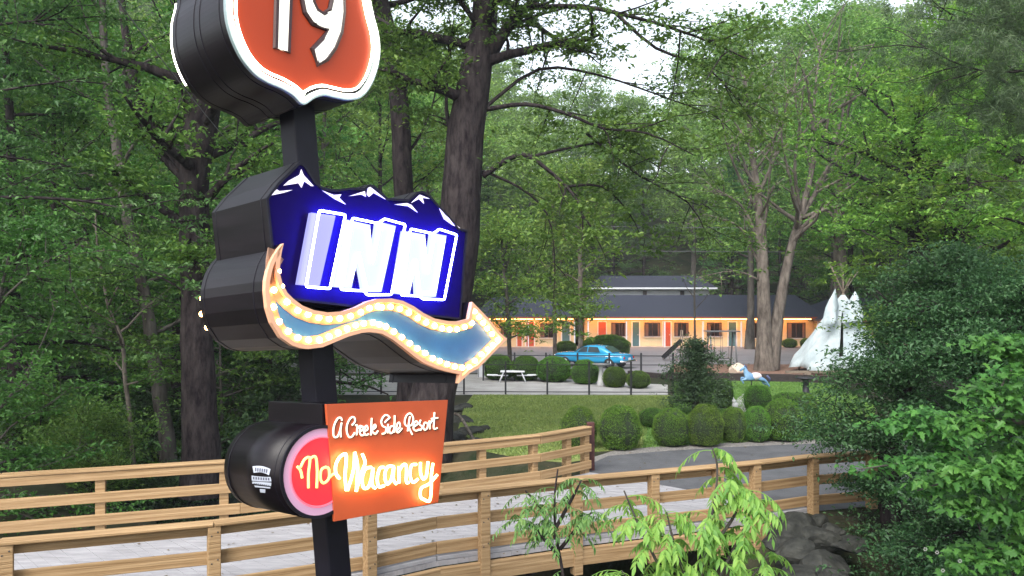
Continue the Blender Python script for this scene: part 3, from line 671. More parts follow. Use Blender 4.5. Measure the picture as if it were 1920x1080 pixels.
left = [('hem',-13.2,21.5,1.0),('broad',-17,24,1.0),('broad',-12.5,30,1.1),('hem',-8.8,29,1.05),('broad2',-19.5,29,1.0),('broad2',-14.5,40,1.1),('hem',-23.5,37,1.1),('broad',-6.8,41,1.05),('hem',-17.5,45,1.15),
        ('broad',-24,45,1.1),('broad2',-29,41,1.1),('hem',-11.5,50,1.1),('broad',-20.5,54,1.1),('broad2',-5.2,54,1.0),('broad',-31,52,1.1),('hem',-27.5,58,1.2),('broad2',-14.6,60,1.2),('broad',-37,60,1.1),
        ('broad2',-8,66,1.15),('broad',-22,67,1.2),('hem',-32,70,1.2),('broad',-42,70,1.2),('broad2',-16,74,1.1),('under',-11.4,25.5,1.0),('under',-6.9,27.5,1.1),('under',-15.5,31,1.1),('under',-10.4,34,1.2),('under',-13.4,19.8,.9),('under',-7.4,31.5,.8)]
LAB = {'hem': 'dark hemlock with drooping sprays among the crowded left woods', 'broad': 'dark trunked broadleaf tree among the crowded left woods', 'broad2': 'grey trunked paler green tree among the crowded left woods', 'under': 'slender understorey tree among the crowded left woods'}
for k in ('hem', 'broad', 'broad2', 'under'): K[k]['label'] = LAB[k]; K[k]['group'] = gl
for i, (k, x, y, s) in enumerate(left): place(K[k], (x, y, hz(x, y)-.15), i*1.7+.4, s, LAB[k], gl)
# right-hand and central background trees
gr_ = 'trees standing behind the motel and playground'
LABR = {'hem': 'dark conifer standing at the foot of the slope behind the motel', 'broad': 'dark trunked leafy tree standing at the foot of the slope', 'broad2': 'grey trunked leafy tree standing at the foot of the slope', 'under': 'low spreading bright tree beside the motel lot'}
right = [('broad2',24,60,1.4),('broad',29,63,1.5),('broad2',19,64,1.45),('broad',22,52,1.25),('broad',35,60,1.5),('hem',-2,76,.95),('hem',5,80,1.0),('hem',8,100,.95),('broad',1.5,88,.9),('hem',23,84,1.0),('broad',32,72,1.35),('broad2',38,66,1.3),('broad2',27,84,1.35),('broad',42,80,1.4),('broad2',9.5,101,.95),('hem',12,96,1.0),('hem',27,80,1.05),('broad',33,78,1.0),('broad2',40,74,1.1),('hem',16,96,1.1),('hem',23.5,88,1.1),
         ('broad2',30,62,.95),('broad',36,55,1.0),('broad2',27,46,.85),('broad',33,43,1.0),('broad2',38,47,1.1),('hem',44,60,1.2),('broad',25.5,54,.75),('broad',29.5,36,.9),('hem',24,33,.8),('broad2',19.5,27,.75)]
for i, (k, x, y, s) in enumerate(right): place(K[k], (x, y, hz(x, y)-.15), i*2.3, s, LABR[k], gr_)

def W(base_, pts, Y): return [np.array(P(x, y, Y) if len((x, y)) else 0) - np.array(base_) for x, y in pts]
def hero(name, label, px, gz, Y, tpx, rad, extra, bark, leaf, seed, **kw):
    b = P(px, HOR + (CAMZ-gz)*F/Y, Y)
    trunk = W(b, tpx, Y); tr = np.array(rad)/2*Y/F
    ex = []
    for e in extra:
        pts, wpx = e[:2]; dy = e[2] if len(e) > 2 else 0
        q = [np.array(P(x, y, Y + dy*i/(len(pts)-1))) - np.array(b) for i, (x, y) in enumerate(pts)]
        q = np.array([list(v) for v in catmull([Vector(v) for v in q], 3)]); ex.append((q[0], [list(v) for v in q], 1, wpx/2*Y/F))
    T = np.array([list(v) for v in catmull([Vector(v) for v in trunk], 3)]); TR = np.interp(np.linspace(0, 1, len(T)), np.linspace(0, 1, len(tr)), tr)
    T[:, :2] += nz2(T[:, 2:3]*1.1+seed, T[:, 2:3]*.7)*.04
    return tree_obj(name, label, 'tree', tuple(b), gen_tree(r_(seed), trunk=T, trad=TR, extra=ex, **kw), bark, leaf)
hero('maple_tree', 'massive dark trunked tree rising behind the inn sign with long right hand limbs', 800, 0, 20,
     [(796,856),(812,740),(838,600),(856,480),(864,360),(873,250),(890,150),(905,60),(915,-40),(928,-160),(935,-300)], [110,84,80,78,74,70,62,50,44,36,20],
     [([(915,110),(945,60),(990,10),(1050,-30)], 30, -1), ([(912,205),(985,195),(1060,212),(1130,240),(1215,250),(1300,290)], 10, -1.5), ([(905,330),(955,297),(990,292),(1035,325),(1062,350),(1090,392),(1092,450)], 12, -1),
      ([(905,320),(975,352),(1025,400),(1040,480),(1038,560)], 6, .5), ([(985,15),(1090,12),(1200,35),(1310,70),(1400,110)], 11, -2), ([(990,295),(1080,275),(1160,270),(1260,330)], 7, 1), ([(870,300),(840,230),(838,150),(850,60)], 12, 1),
      ([(912,200),(1010,130),(1120,140),(1240,180),(1350,220)], 8, 2), ([(1060,350),(1130,350),(1180,400),(1200,440)], 6, 2), ([(905,60),(860,0),(800,-60)], 14, -1), ([(1150,20),(1230,90),(1330,130),(1400,210)], 8, -1),
      ([(880,160),(810,120),(750,90)], 7, 1), ([(1100,250),(1200,330),(1290,380),(1330,450)], 6, 3)],
     M_bark, L_mid, 11, start=.55, nl=9, L=5, nsub=7, nleaf=30000, lsize=.125, spread=.36, flat=.3, wob=.16, elev=.2)
hero('slim_tree', 'slender dark trunk rising between the shield and the massive tree', 762, 0, 23,
     [(764,760),(766,600),(760,450),(757,350),(750,210),(736,100),(714,0),(700,-110),(690,-250)], [44,40,38,37,36,34,30,24,14],
     [([(755,300),(790,250),(815,180),(820,90)], 7, 1), ([(757,350),(800,330),(850,280)], 4, 1)], M_bark, L_yellow, 12, start=.7, nl=9, L=4, nsub=5, nleaf=9000, lsize=.13, spread=.4, flat=.4)
hero('forked_tree', 'gnarled vine covered tree with a thick elbow limb left of the shield', 372, -.3, 17,
     [(376,930),(373,780),(370,640),(366,500),(364,400),(368,320),(378,230),(388,150),(392,40),(388,-80),(380,-200)], [78,64,58,56,54,54,62,70,60,40,20],
     [([(366,330),(330,285),(285,245),(262,200),(250,140),(235,60),(225,-40)], 44, .8), ([(372,250),(345,200),(340,120)], 10, -.5), ([(368,470),(420,430),(480,400),(540,380)], 6, 1), ([(366,560),(300,520),(230,510),(160,520)], 5, .5)],
     M_bark, L_mid, 13, start=.25, nl=20, L=2.8, nsub=4, nleaf=16000, lsize=.11, spread=.3, flat=.3)
hero('leaning_tree', 'grey trunk leaning left behind the far railing in the woods', 312, -.2, 22,
     [(316,880),(305,780),(290,680),(272,560),(245,430),(222,300),(200,150),(190,0),(180,-120)], [34,28,25,22,20,18,15,12,8], [], M_barkgrey, L_mid, 14, start=.3, nl=16, L=2.8, nsub=4, nleaf=9000, lsize=.12, spread=.34, flat=.28)
hero('sapling_stem', 'thin pale stem curving up beside the leaning grey trunk', 245, -.2, 19.5,
     [(250,890),(244,800),(238,720),(228,640),(205,580),(190,500),(180,400)], [9,8,8,7,6,5,3], [], M_barkpale, L_mid, 15, start=.3, nl=10, L=1.6, nsub=3, nleaf=2500, lsize=.1, spread=.3, flat=.25)
# layered sprays and the brighter bush at the left edge
hero('edge_tree', 'broad hemlock with flat layered sprays spreading in from the left edge', -330, -.4, 15,
     [(-330,1000),(-330,700),(-340,400),(-345,100),(-350,-200)], [60,52,46,40,20],
     [([(-330,420),(-150,380),(20,370),(180,380),(330,420)], 12, 1), ([(-330,480),(-150,430),(0,430),(150,460),(260,500)], 10, -1), ([(-330,300),(-150,210),(0,170),(140,150)], 10, 0), ([(-330,120),(-100,60),(60,40),(200,30)], 10, 1),
      ([(-330,620),(-160,560),(-20,560),(110,620)], 9, -1), ([(-330,40),(-100,-60),(100,-60)], 9, 0), ([(-330,320),(-120,290),(60,300),(220,330)], 8, 2), ([(-330,520),(-100,500),(60,520),(210,560)], 8, 2)],
     M_bark, L_hem, 16, start=.2, nl=8, L=2.4, nsub=8, nleaf=26000, lsize=.09, spread=.26, flat=.2, droop=.5, elev=0)
hero('edge_bush', 'bright leafy bush filling the left edge above the far railing', -40, -.6, 13.6,
     [(-40,1040),(-35,880),(-25,760),(-10,640),(5,540),(15,480)], [16,14,12,9,6,4],
     [([(-40,880),(20,800),(90,760),(140,720)], 5, .5), ([(-35,800),(30,730),(80,640),(110,560)], 5, 0), ([(-38,900),(60,880),(150,850)], 4, .5), ([(-30,720),(-80,600),(-60,480)], 5, 1), ([(-38,930),(90,930),(200,960)], 4, .8), ([(-38,950),(30,960),(120,1000)], 4, 0)],
     M_barkgrey, L_maple, 17, start=.2, nl=12, L=1.6, nsub=6, nleaf=12000, lsize=.085, spread=.2, flat=.35)
# undergrowth
K['bush'] = tree_obj('undergrowth_bush', 'low leafy bush in the undergrowth behind the far railing', 'bush', (-9.5, 17.8, hz(-9.5, 17.8)), gen_tree(r_(21), H=2.0, r0=.04, start=.05, nl=14, L=1.5, nsub=5, nleaf=6000, lsize=.085, spread=.22, flat=.5, elev=.5), M_bark, L_mid, group='bushes in the left undergrowth')
K['dbush'] = tree_obj('undergrowth_bush', 'dark evergreen bush in the undergrowth behind the far railing', 'bush', (-6.5, 21.5, hz(-6.5, 21.5)), gen_tree(r_(22), H=2.3, r0=.04, start=.05, nl=14, L=1.4, nsub=5, nleaf=5500, lsize=.11, spread=.24, flat=.5, elev=.5), M_bark, L_dark, group='dark bushes in the left undergrowth')
for i, (k, x, y, s) in enumerate([('bush',-11.5,19.5,1.2),('dbush',-8,19,.8),('bush',-13.5,23,1.3),('dbush',-10.5,23.5,1.2),('dbush',-7.5,24.8,1.1),('bush',-9,29,1.2),('dbush',-14,27,1.3),('dbush',-12,16.5,.8),
        ('bush',-8.2,15.6,.7),('bush',-12.4,14.6,.9),('dbush',-17,29,1.4)]):
    place(K[k], (x, y, hz(x, y)-.1), i*1.3, s, {'bush': 'mid green leafy bush in the undergrowth of the left woods', 'dbush': 'dark evergreen bush in the undergrowth of the left woods'}[k], K[k]['group'])
K['bush']['label'] = 'mid green leafy bush in the undergrowth of the left woods'; K['dbush']['label'] = 'dark evergreen bush in the undergrowth of the left woods'

# pale twin trees on the playground
hero('twin_tree', 'pale grey twin trunked tree standing on the playground mulch in front of the motel', 1438, 0, 44,
     [(1434,694),(1433,640),(1432,560),(1428,460),(1422,380),(1412,300),(1404,220),(1396,140)], [42,29,24,20,16,11,8,5],
     [([(1448,692),(1455,620),(1464,560),(1482,470),(1502,400),(1522,320),(1528,240)], 29, 0), ([(1500,410),(1530,360),(1562,300),(1600,230)], 12, 1), ([(1520,330),(1525,230),(1530,150),(1545,60)], 9, 1), ([(1430,470),(1400,400),(1370,370),(1330,350)], 8, 0),
      ([(1425,500),(1390,430),(1350,410),(1310,400)], 6, -2), ([(1424,360),(1450,300),(1470,220),(1490,150)], 8, 1), ([(1530,300),(1570,250),(1590,160),(1600,100)], 8, 0), ([(1405,230),(1380,170),(1370,90)], 5, 0), ([(1432,530),(1380,508),(1310,520)], 5, -1), ([(1415,300),(1460,240),(1440,160)], 5, 2), ([(1522,320),(1500,240),(1490,160),(1500,90)], 6, -1), ([(1560,300),(1620,280),(1690,270)], 5, 0), ([(1502,400),(1490,320),(1500,230),(1510,140)], 8, -3), ([(1522,320),(1550,240),(1560,150),(1580,60)], 8, -3), ([(1530,350),(1580,260),(1600,160),(1640,80)], 7, -3), ([(1500,410),(1480,330),(1465,250),(1480,170)], 7, -3), ([(1425,470),(1440,380),(1445,300),(1460,220)], 7, -3), ([(1422,400),(1385,330),(1360,260),(1350,180)], 7, -3), ([(1530,360),(1600,320),(1640,250)], 6, -3)],
     M_barkpale, L_mid, 31, start=.45, nl=10, L=4, nsub=7, nleaf=5500, lsize=.2, spread=.6, flat=.4, wob=.12, elev=.8)
hero('pale_tree', 'slender pale trunk just above the white tent', 1580, 0, 52,
     [(1582,680),(1580,600),(1576,500),(1572,420),(1578,340),(1572,280),(1560,220)], [30,26,24,20,16,10,6], [([(1578,350),(1590,300),(1610,240)], 7, 0), ([(1575,420),(1560,330),(1545,260)], 6, 0)], M_barkpale, L_bright, 32, start=.4, nl=12, L=4, nsub=5, nleaf=8000, lsize=.22, spread=.7, flat=.35, elev=.6)
hero('leafy_tree', 'bright leafed tree with a split dark trunk right of the white tent', 1720, 0, 32,
     [(1728,700),(1726,600),(1722,500),(1722,420),(1718,350),(1722,280),(1730,180)], [46,42,38,36,30,20,10], [([(1720,350),(1700,310),(1685,250),(1670,180)], 14, 0), ([(1722,330),(1750,280),(1770,200)], 12, 0), ([(1725,480),(1660,440),(1600,430)], 8, -2)],
     M_bark, L_bright, 33, start=.38, nl=20, L=4, nsub=6, nleaf=17000, lsize=.17, spread=.55, flat=.28, elev=.2)
hero('leafy_tree', 'bright leafed tree with two slanting trunks near the right edge', 1785, 0, 30,
     [(1770,720),(1782,600),(1795,480),(1800,400),(1808,300),(1815,200)], [34,30,26,22,16,8], [([(1765,700),(1760,560),(1775,440),(1770,360)], 16, 1), ([(1795,470),(1860,400),(1930,380)], 8, -1), ([(1790,520),(1860,500),(1950,480)], 8, -2)],
     M_bark, L_bright, 34, start=.12, nl=22, L=4, nsub=6, nleaf=17000, lsize=.17, spread=.55, flat=.28, elev=.2)
hero('roadside_tree', 'spreading green tree filling the right edge behind the evergreens', 2010, 0, 22,
     [(2010,800),(2010,600),(2000,400),(1990,200),(1985,50)], [50,44,40,30,18], [([(2005,480),(1920,420),(1830,400)], 10, 0), ([(2000,360),(1900,280),(1800,250)], 10, 0), ([(1995,250),(1880,150),(1780,120)], 9, 0), ([(2005,600),(1920,560),(1850,540)], 9, 0), ([(1990,150),(1870,60),(1760,20)], 9, 1)],
     M_bark, L_bright, 35, start=.15, nl=14, L=3.6, nsub=7, nleaf=20000, lsize=.14, spread=.42, flat=.3, elev=.2)
# dark evergreen leaning over the right end of the bridge
hero('evergreen_tree', 'dark feathery evergreen leaning over the right end of the bridge', 1665, -.4, 13.6,
     [(1672,1020),(1670,900),(1692,760),(1738,650),(1785,570),(1815,510)], [40,36,30,24,16,8],
     [([(1690,820),(1640,790),(1590,780),(1555,800)], 8, -.5), ([(1700,740),(1650,710),(1605,705),(1570,730)], 8, -.3), ([(1735,640),(1705,620),(1680,640)], 7, 0), 
      ([(1700,700),(1780,660),(1850,650)], 8, 0), ([(1720,620),(1790,570),(1860,560)], 7, .4), ([(1690,780),(1780,760),(1860,770)], 8, -.3), ([(1680,830),(1750,840),(1830,860)], 7, -.8), ([(1672,860),(1620,830),(1580,820)], 5, -1),
      ([(1710,700),(1670,670),(1635,685)], 6, 1), ([(1760,610),(1770,540),(1755,500)], 6, -.5), ([(1675,850),(1730,900),(1800,940)], 6, -.6)],
     M_bark, L_dark, 36, start=.15, nl=14, L=.95, nsub=14, nleaf=58000, lsize=.06, spread=.24, flat=.35, wob=.12, droop=.4, elev=.2)
hero('evergreen_tree', 'second dark evergreen filling the right edge behind the bright maple leaves', 1900, -.8, 11.5,
     [(1900,1100),(1895,950),(1890,800),(1890,660),(1895,560)], [36,32,26,16,8],
     [([(1895,820),(1820,800),(1760,820)], 7, 0), ([(1895,900),(1810,900),(1740,930)], 7, 0), ([(1895,980),(1790,1000),(1700,1040)], 7, 0), ([(1890,720),(1830,680),(1790,680)], 6, 0), ([(1890,660),(1930,600),(1960,560)], 6, 0), ([(1896,1020),(1820,1060),(1740,1090)], 6, -.5)],
     M_bark, L_dark, 37, start=.1, nl=18, L=1.4, nsub=12, nleaf=60000, lsize=.06, spread=.26, flat=.35, droop=.4, elev=.2)
# pine boughs hanging in at the top right
hero('pine_tree', 'soft needled pine reaching in at the top right corner', 2160, -1, 10.5,
     [(2160,1200),(2150,800),(2140,400),(2130,100),(2120,-200)], [60,54,46,40,24],
     [([(2140,140),(2020,120),(1900,135),(1810,125),(1730,85)], 7, 0), ([(2140,60),(2010,20),(1900,30),(1800,40)], 7, .4), ([(2140,330),(2020,335),(1900,340),(1830,338)], 4, 0), ([(2135,-20),(2000,-60),(1850,-60),(1760,-30)], 7, 0), ([(2140,240),(2030,215),(1930,220),(1850,200)], 5, .3)],
     M_bark, L_pine, 38, start=.6, nl=6, L=1.4, nsub=9, nleaf=1, lsize=.09, spread=.2, flat=.4, wob=.08, grav=.02)
def needles(rng, wood_paths, n, L): pass
_pt = [o for o in C.objects if o.name.startswith('pine_tree')][0]
_rr = r_(39); pos = []
for path in ([(2020,120),(1900,135),(1810,125),(1730,85)], [(2010,20),(1900,30),(1800,40)], [(2000,-60),(1850,-60),(1760,-30)], [(2030,215),(1930,220),(1850,200)], [(2000,335),(1900,340),(1830,338)]):
    q = np.array([list(v) for v in catmull([P(x, y, 10.5) for x, y in path], 10)]); m = len(q)
    dens = 26 if path[0][1] < 300 else 5
    for k in range(m*dens//4):
        c0 = q[_rr.integers(0, m)] + _rr.normal(size=3)*np.array([.22, .5, .2]); pos.append(c0 + _rr.normal(size=(60, 3))*.045)
pos = np.concatenate(pos) - np.array(_pt.location); lv = leaves(_rr, pos, .13, .1, .2, .05, .1)
for ch in list(_pt.children):
    if ch.name.startswith('crown'): ch.data = npmesh('crown', lv[0], lv[1], L_pine, False, lv[2])

# maple boughs and creekside shrubs at the lower right
def leafshape(rng, pos, nrm, tip, L, kind):
    """kind: list of (along, across) outline of half a leaf; folded along the midrib"""
    n = len(pos); b = np.cross(nrm, tip); b /= np.linalg.norm(b, axis=1)[:, None] + 1e-9
    prof = kind; m = len(prof); Vs = []
    for (a, c) in prof:
        cen_ = pos + tip*(a*L)[:, None] + np.array([0, 0, -1])*(a*a*L*.22)[:, None]
        Vs.append(cen_); Vs.append(cen_ + b*(c*L)[:, None] + nrm*(c*L*.28)[:, None]); Vs.append(cen_ - b*(c*L)[:, None] + nrm*(c*L*.28)[:, None])
    V = np.stack(Vs, 1).reshape(-1, 3); k = 3*m; Q = []
    for i in range(m-1):
        Q += [[3*i, 3*(i+1), 3*(i+1)+1, 3*i+1], [3*i, 3*i+2, 3*(i+1)+2, 3*(i+1)]]
    Q = (np.array(Q)[None] + (np.arange(n)*k)[:, None, None]).reshape(-1, 4); return V, Q, np.repeat(rng.random(n), len(kind)*2-2)
MAPLE = [(0, .02), (.12, .26), (.22, .16), (.38, .46), (.50, .17), (.68, .24), (1, .01)]
LANCE = [(0, .01), (.18, .11), (.42, .17), (.68, .12), (1, .005)]
def spray(rng, paths, Y, n, L, kind, spread, flat, droop=.3, dyr=0):
    pos = []
    for path in paths:
        q = np.array([list(v) for v in catmull([P(x, y, Y+dyr*rng.uniform(-1, 1)) for x, y in path], 8)]); m = len(q); t = rng.random(n)**.8*(m-1.01); i = t.astype(int)
        c0 = q[i] + (q[i+1]-q[i])*(t-i)[:, None]; pos.append(c0 + rng.normal(size=(n, 3))*np.array([spread, spread, spread*flat]))
    pos = np.concatenate(pos); n = len(pos); nrm = rng.normal(size=(n, 3))*.35 + np.array([0, -.25, 1]); nrm /= np.linalg.norm(nrm, axis=1)[:, None]
    tip = rng.normal(size=(n, 3))*np.array([1, 1, .2]) + np.array([-.3, -.5, -droop]); tip -= nrm*np.sum(nrm*tip, 1)[:, None]; tip /= np.linalg.norm(tip, axis=1)[:, None]
    return leafshape(rng, pos, nrm, tip, L*rng.uniform(.6, 1.25, n), kind)
def bough_tree(name, label, basept, Y, paths, wpx, n, L, leafm, seed, kind=MAPLE, spread=.16, flat=.35, bark=None, dyr=.3, gz=None, droop=.3):
    b = P(basept[0], basept[1], Y); t = thing(name, label, 'tree' if 'tree' in name or 'sapling' in name else 'bush', tuple(b)); rng_ = r_(seed); mb = MB()
    polys = []
    for p_ in paths:
        q = catmull([P(x, y, Y) for x, y in p_], 6); polys.append((np.array([list(v - b) for v in q]), np.linspace(wpx/2*Y/F, wpx*.12*Y/F, len(q))))
    wv, wq = tubes_np(polys, 6); link('trunk', npmesh('trunk', wv, wq, bark or M_barkgrey, True), t)
    v, q, r = spray(rng_, paths, Y, n, L, kind, spread, flat, droop, dyr); link('crown', npmesh('crown', v - np.array(b), q, leafm, False, r), t); return t
bough_tree('maple_sapling', 'bright green maple with layered leaves filling the lower right corner', (1990, 1300), 7.2,
  [[(1990,1300),(1980,1000),(1960,800),(1900,740),(1830,735)], [(1960,800),(1900,790),(1840,790),(1800,800)], [(1975,950),(1900,900),(1830,880),(1760,900)], [(1970,1000),(1900,970),(1850,950),(1800,940)], [(1985,1080),(1920,1040),(1860,1030),(1810,1050)], [(1985,1150),(1900,1110),(1800,1090)], [(1960,800),(1930,700),(1900,650),(1860,640)], [(1970,900),(1930,860),(1890,840)]],
  14, 520, .088, L_maple, 51, spread=.13, flat=.35)
bough_tree('maple_sapling', 'leafy maple branch reaching over the right end of the railing', (1930, 1010), 9.0,
  [[(1930,1010),(1870,920),(1800,870),(1740,860),(1680,870),(1610,880)], [(1800,870),(1770,820),(1720,800),(1660,795)], [(1840,890),(1790,830),(1750,790),(1730,770)], [(1870,920),(1820,900),(1770,905),(1720,920)], [(1870,900),(1860,800),(1880,720),(1900,690)]],
  9, 340, .092, L_maple, 52, spread=.13, flat=.28)
K['wbush'] = tree_obj('creekside_bush', 'dark leafy bush on the creek bank under the right evergreens', 'bush', (6.6, 9.6, hz(6.6, 9.6)), gen_tree(r_(61), H=1.7, r0=.03, start=.05, nl=14, L=1.2, nsub=5, nleaf=7000, lsize=.07, spread=.2, flat=.5, elev=.5), M_bark, L_dark, group='bushes on the creek bank at lower right')
K['wbush']['label'] = 'dark leafy bush on the creek bank at the lower right'
for i, (x, y, s) in enumerate([(5.3,7.8,.9),(7.6,11.4,1.2),(4.6,6.4,.8),(8.4,9,1.2),(6.4,7.2,1.1),(6.8,12.7,1.0),(8.8,13.5,1.3),(3.4,5.6,.6),(5.5,5.8,.9),(4.6,9.8,.55),(4.3,10.9,.4),(5.9,12.5,.5),(5.2,11.5,.4)]):
    place(K['wbush'], (x, y, hz(x, y)-.1), i*1.9, s, K['wbush']['label'], K['wbush']['group'])
# white blossoms down by the creek
for i, (x, y) in enumerate([(1735,1030),(1757,1036),(1768,1070),(1800,1052)]):
    b = P(x, y, 6.6); mb = MB()
    for k in range(6):
        a = k*math.pi/3; c_ = Vector((math.cos(a)*.012, 0, math.sin(a)*.012)); mb.ball(b + c_, .006, 6, 4, (1, .5, 1))
    o = mb.build('blossom', MATS.get('petal') or mat('petal', (.22, .22, .2), .8), org=b); tag(o, 'small white blossom in the dark creekside leaves', 'flower', 'white blossoms at lower right')

# saplings in front of the near railing
def compound(name, label, basept, Y, plant_core, fronds, Lf, leafm, seed, wpx=7, bark=None, ln=7, fl=.55, dep=.35):
    b = P(basept[0], basept[1], Y); t = thing(name, label, 'sapling', tuple(b)); rn = r_(seed); polys = []
    for s_ in plant_core:
        q = catmull([P(x, y, Y) for x, y in s_], 6); polys.append((np.array([list(v-b) for v in q]), np.linspace(wpx/2*Y/F, wpx*.18*Y/F, len(q))))
    pos, tips, nr, Ls = [], [], [], []
    pts_all = [np.array([list(v) for v in catmull([P(x, y, Y) for x, y in s_], 8)]) for s_ in plant_core]
    for k in range(fronds):
        q = pts_all[rn.integers(0, len(pts_all))]; i = rn.integers(int(len(q)*.25), len(q)); p0 = q[i]
        a = rn.uniform(0, 2*math.pi); d = np.array([math.cos(a), math.sin(a)*.9, rn.uniform(.2, .7)]); fr = [p0]; l_ = fl*rn.uniform(.6, 1.15)
        for s in range(6): d = d + np.array([0, 0, -.26]); d /= np.linalg.norm(d); fr.append(fr[-1] + d*l_/6)
        fr = np.array(fr); polys.append((fr - np.array(b), np.linspace(.0035, .0015, 7)))
        for j in range(ln):
            s = (.3 + .7*j/(ln-1))*5.99; i0 = int(s); c0 = fr[i0] + (fr[i0+1]-fr[i0])*(s-i0); td = fr[i0+1]-fr[i0]; td /= np.linalg.norm(td); sd = np.cross(td, [0, 0, 1]); sd /= np.linalg.norm(sd)+1e-9
            for sg in ((-1, 1) if j < ln-1 else (0,)):
                tp = td*.6 + sd*sg + np.array([0, 0, -.75]) + rn.normal(size=3)*.15; tp /= np.linalg.norm(tp); nm = np.array([0, 0, 1.]) + td*.5 + rn.normal(size=3)*.2; nm -= tp*(nm@tp); nm /= np.linalg.norm(nm)
                pos.append(c0); tips.append(tp); nr.append(nm); Ls.append(Lf*rn.uniform(.7, 1.2))
    wv, wq = tubes_np([(p, r) for p, r in polys if len(p) == 7 and r[0] < .004], 4); wv2, wq2 = tubes_np([(p, r) for p, r in polys if not (len(p) == 7 and r[0] < .004)], 7)
    link('trunk', npmesh('trunk', wv2, wq2, bark or M_barkgrey, True), t)
    v, q, r = leafshape(rn, np.array(pos), np.array(nr), np.array(tips), np.array(Ls), LANCE)
    Vc = np.concatenate([v - np.array(b), wv]); Qc = np.concatenate([q, wq + len(v)])
    link('crown', npmesh('crown', Vc, Qc, leafm, False, np.concatenate([r, np.full(len(wq), .6)])), t); return t
compound('leafy_sapling', 'bright yellow green sapling with long drooping leaflets in front of the railing', (1330, 1250), 6.6,
   [[(1310,1290),(1312,1150),(1322,1040),(1338,950),(1345,880),(1335,838)], [(1300,1180),(1235,1060),(1200,990),(1170,920)], [(1305,1180),(1360,1060),(1400,980),(1410,920)], [(1312,1150),(1270,1040),(1250,960)], [(1322,1040),(1380,960),(1370,900)], [(1300,1200),(1380,1120),(1440,1040)], [(1300,1190),(1210,1120),(1165,1070)]],
   165, .086, L_sap, 71, wpx=8, fl=.36)
compound('pale_sapling', 'thin pale green sapling in front of the wooden railing', (1060, 1250), 7.8,
   [[(1062,1250),(1058,1100),(1042,1000),(1040,930),(1046,880)], [(1042,1010),(1010,950),(985,920)], [(1042,990),(1075,930),(1090,900)], [(1046,1040),(1000,990),(970,975)], [(1050,1030),(1090,980),(1110,960)]],
   85, .066, L_sap2, 72, wpx=8, fl=.32, ln=6, bark=M_bark)
compound('fern_clump', 'yellow green leaf clump at the bottom edge below the bright sapling', (1240, 1300), 5.6,
   [[(1230,1300),(1215,1180),(1200,1110)], [(1240,1300),(1260,1180),(1290,1120)], [(1225,1300),(1175,1180),(1150,1130)]], 22, .07, L_sap, 73, wpx=5, fl=.34, ln=8)
compound('fern_clump', 'small green weed at the bottom left of the signpost railing', (820, 1330), 5.6, [[(800,1330),(770,1240),(740,1180)], [(830,1330),(860,1200),(880,1130)]], 10, .06, L_sap2, 74, wpx=4, fl=.25)
# rocks on the banks
M_rock = mat('creek_rock', (.007, .008, .007), .8, col2=(.045, .046, .038), scale=4, bump=1, bscale=6, spec=.3)
def rock(c, s, seed, label, grp):
    bm = bmesh.new(); bmesh.ops.create_icosphere(bm, subdivisions=3, radius=1); rr = random.Random(seed)
    pl_ = [(Vector((rr.gauss(0,1), rr.gauss(0,1), rr.gauss(0,1))).normalized(), rr.uniform(.55, .85)) for _ in range(10)]
    for v in bm.verts:
        for n_, d_ in pl_:
            k = v.co.dot(n_)
            if k > d_: v.co -= n_*(k-d_)*.9
        v.co *= 1 + .05*math.sin(v.co.x*7+seed)*math.cos(v.co.y*6) + .03*math.sin(v.co.z*13+seed)*math.cos(v.co.x*11)
        v.co = Vector((v.co.x*s[0], v.co.y*s[1], v.co.z*s[2]))
    me = bpy.data.meshes.new('rock'); bm.to_mesh(me); bm.free(); me.materials.append(M_rock)
    o = link('rock', me, None, c); o.rotation_euler = (0, 0, rr.uniform(0, 6)); tag(o, label, 'rock', grp); return o
rk = random.Random(5)
for i, (x, y, z, s) in enumerate([(1490,985,-.3,.42),(1530,1000,-.4,.30),(1500,1035,-1.0,.4),(1470,1010,-.8,.3),(1545,1050,-1.0,.38),(1510,1075,-1.4,.42),(1570,1090,-1.2,.4),(1560,985,-.3,.25),(1590,1010,-.6,.3),(1530,965,-.2,.2)]):
    Yb = 13.3 - (y-965)*.016; q = P(x, y, Yb); rock((q.x, q.y, q.z-.1), (s*rk.uniform(.8, 1.3), s*rk.uniform(.8, 1.2), s*rk.uniform(.5, .8)), i, 'grey boulder in the stone bank under the right end of the bridge', 'boulders of the creek bank')
for i, (x, y, s) in enumerate([(858,790,.5),(880,812,.42),(905,806,.3),(850,822,.4),(893,832,.3),(868,765,.35),(846,770,.4),(915,838,.25),(840,842,.4)]):
    q = G(x, y); rock((q.x, q.y, q.z+.02), (s*1.3, s, s*.45), 30+i, 'flat grey rock on the lawn edge right of the orange board', 'rocks at the lawn edge')
fallen = MB().tube(catmull([G(835,800)+Vector((0,0,.3)), G(860,800)+Vector((0,0,.35)), G(890,835)+Vector((0,0,.1))], 4), .045, 7).build('fallen_branch', M_barkpale, org=G(860,810)); tag(fallen, 'pale fallen branch lying over the rocks by the lawn', 'branch')
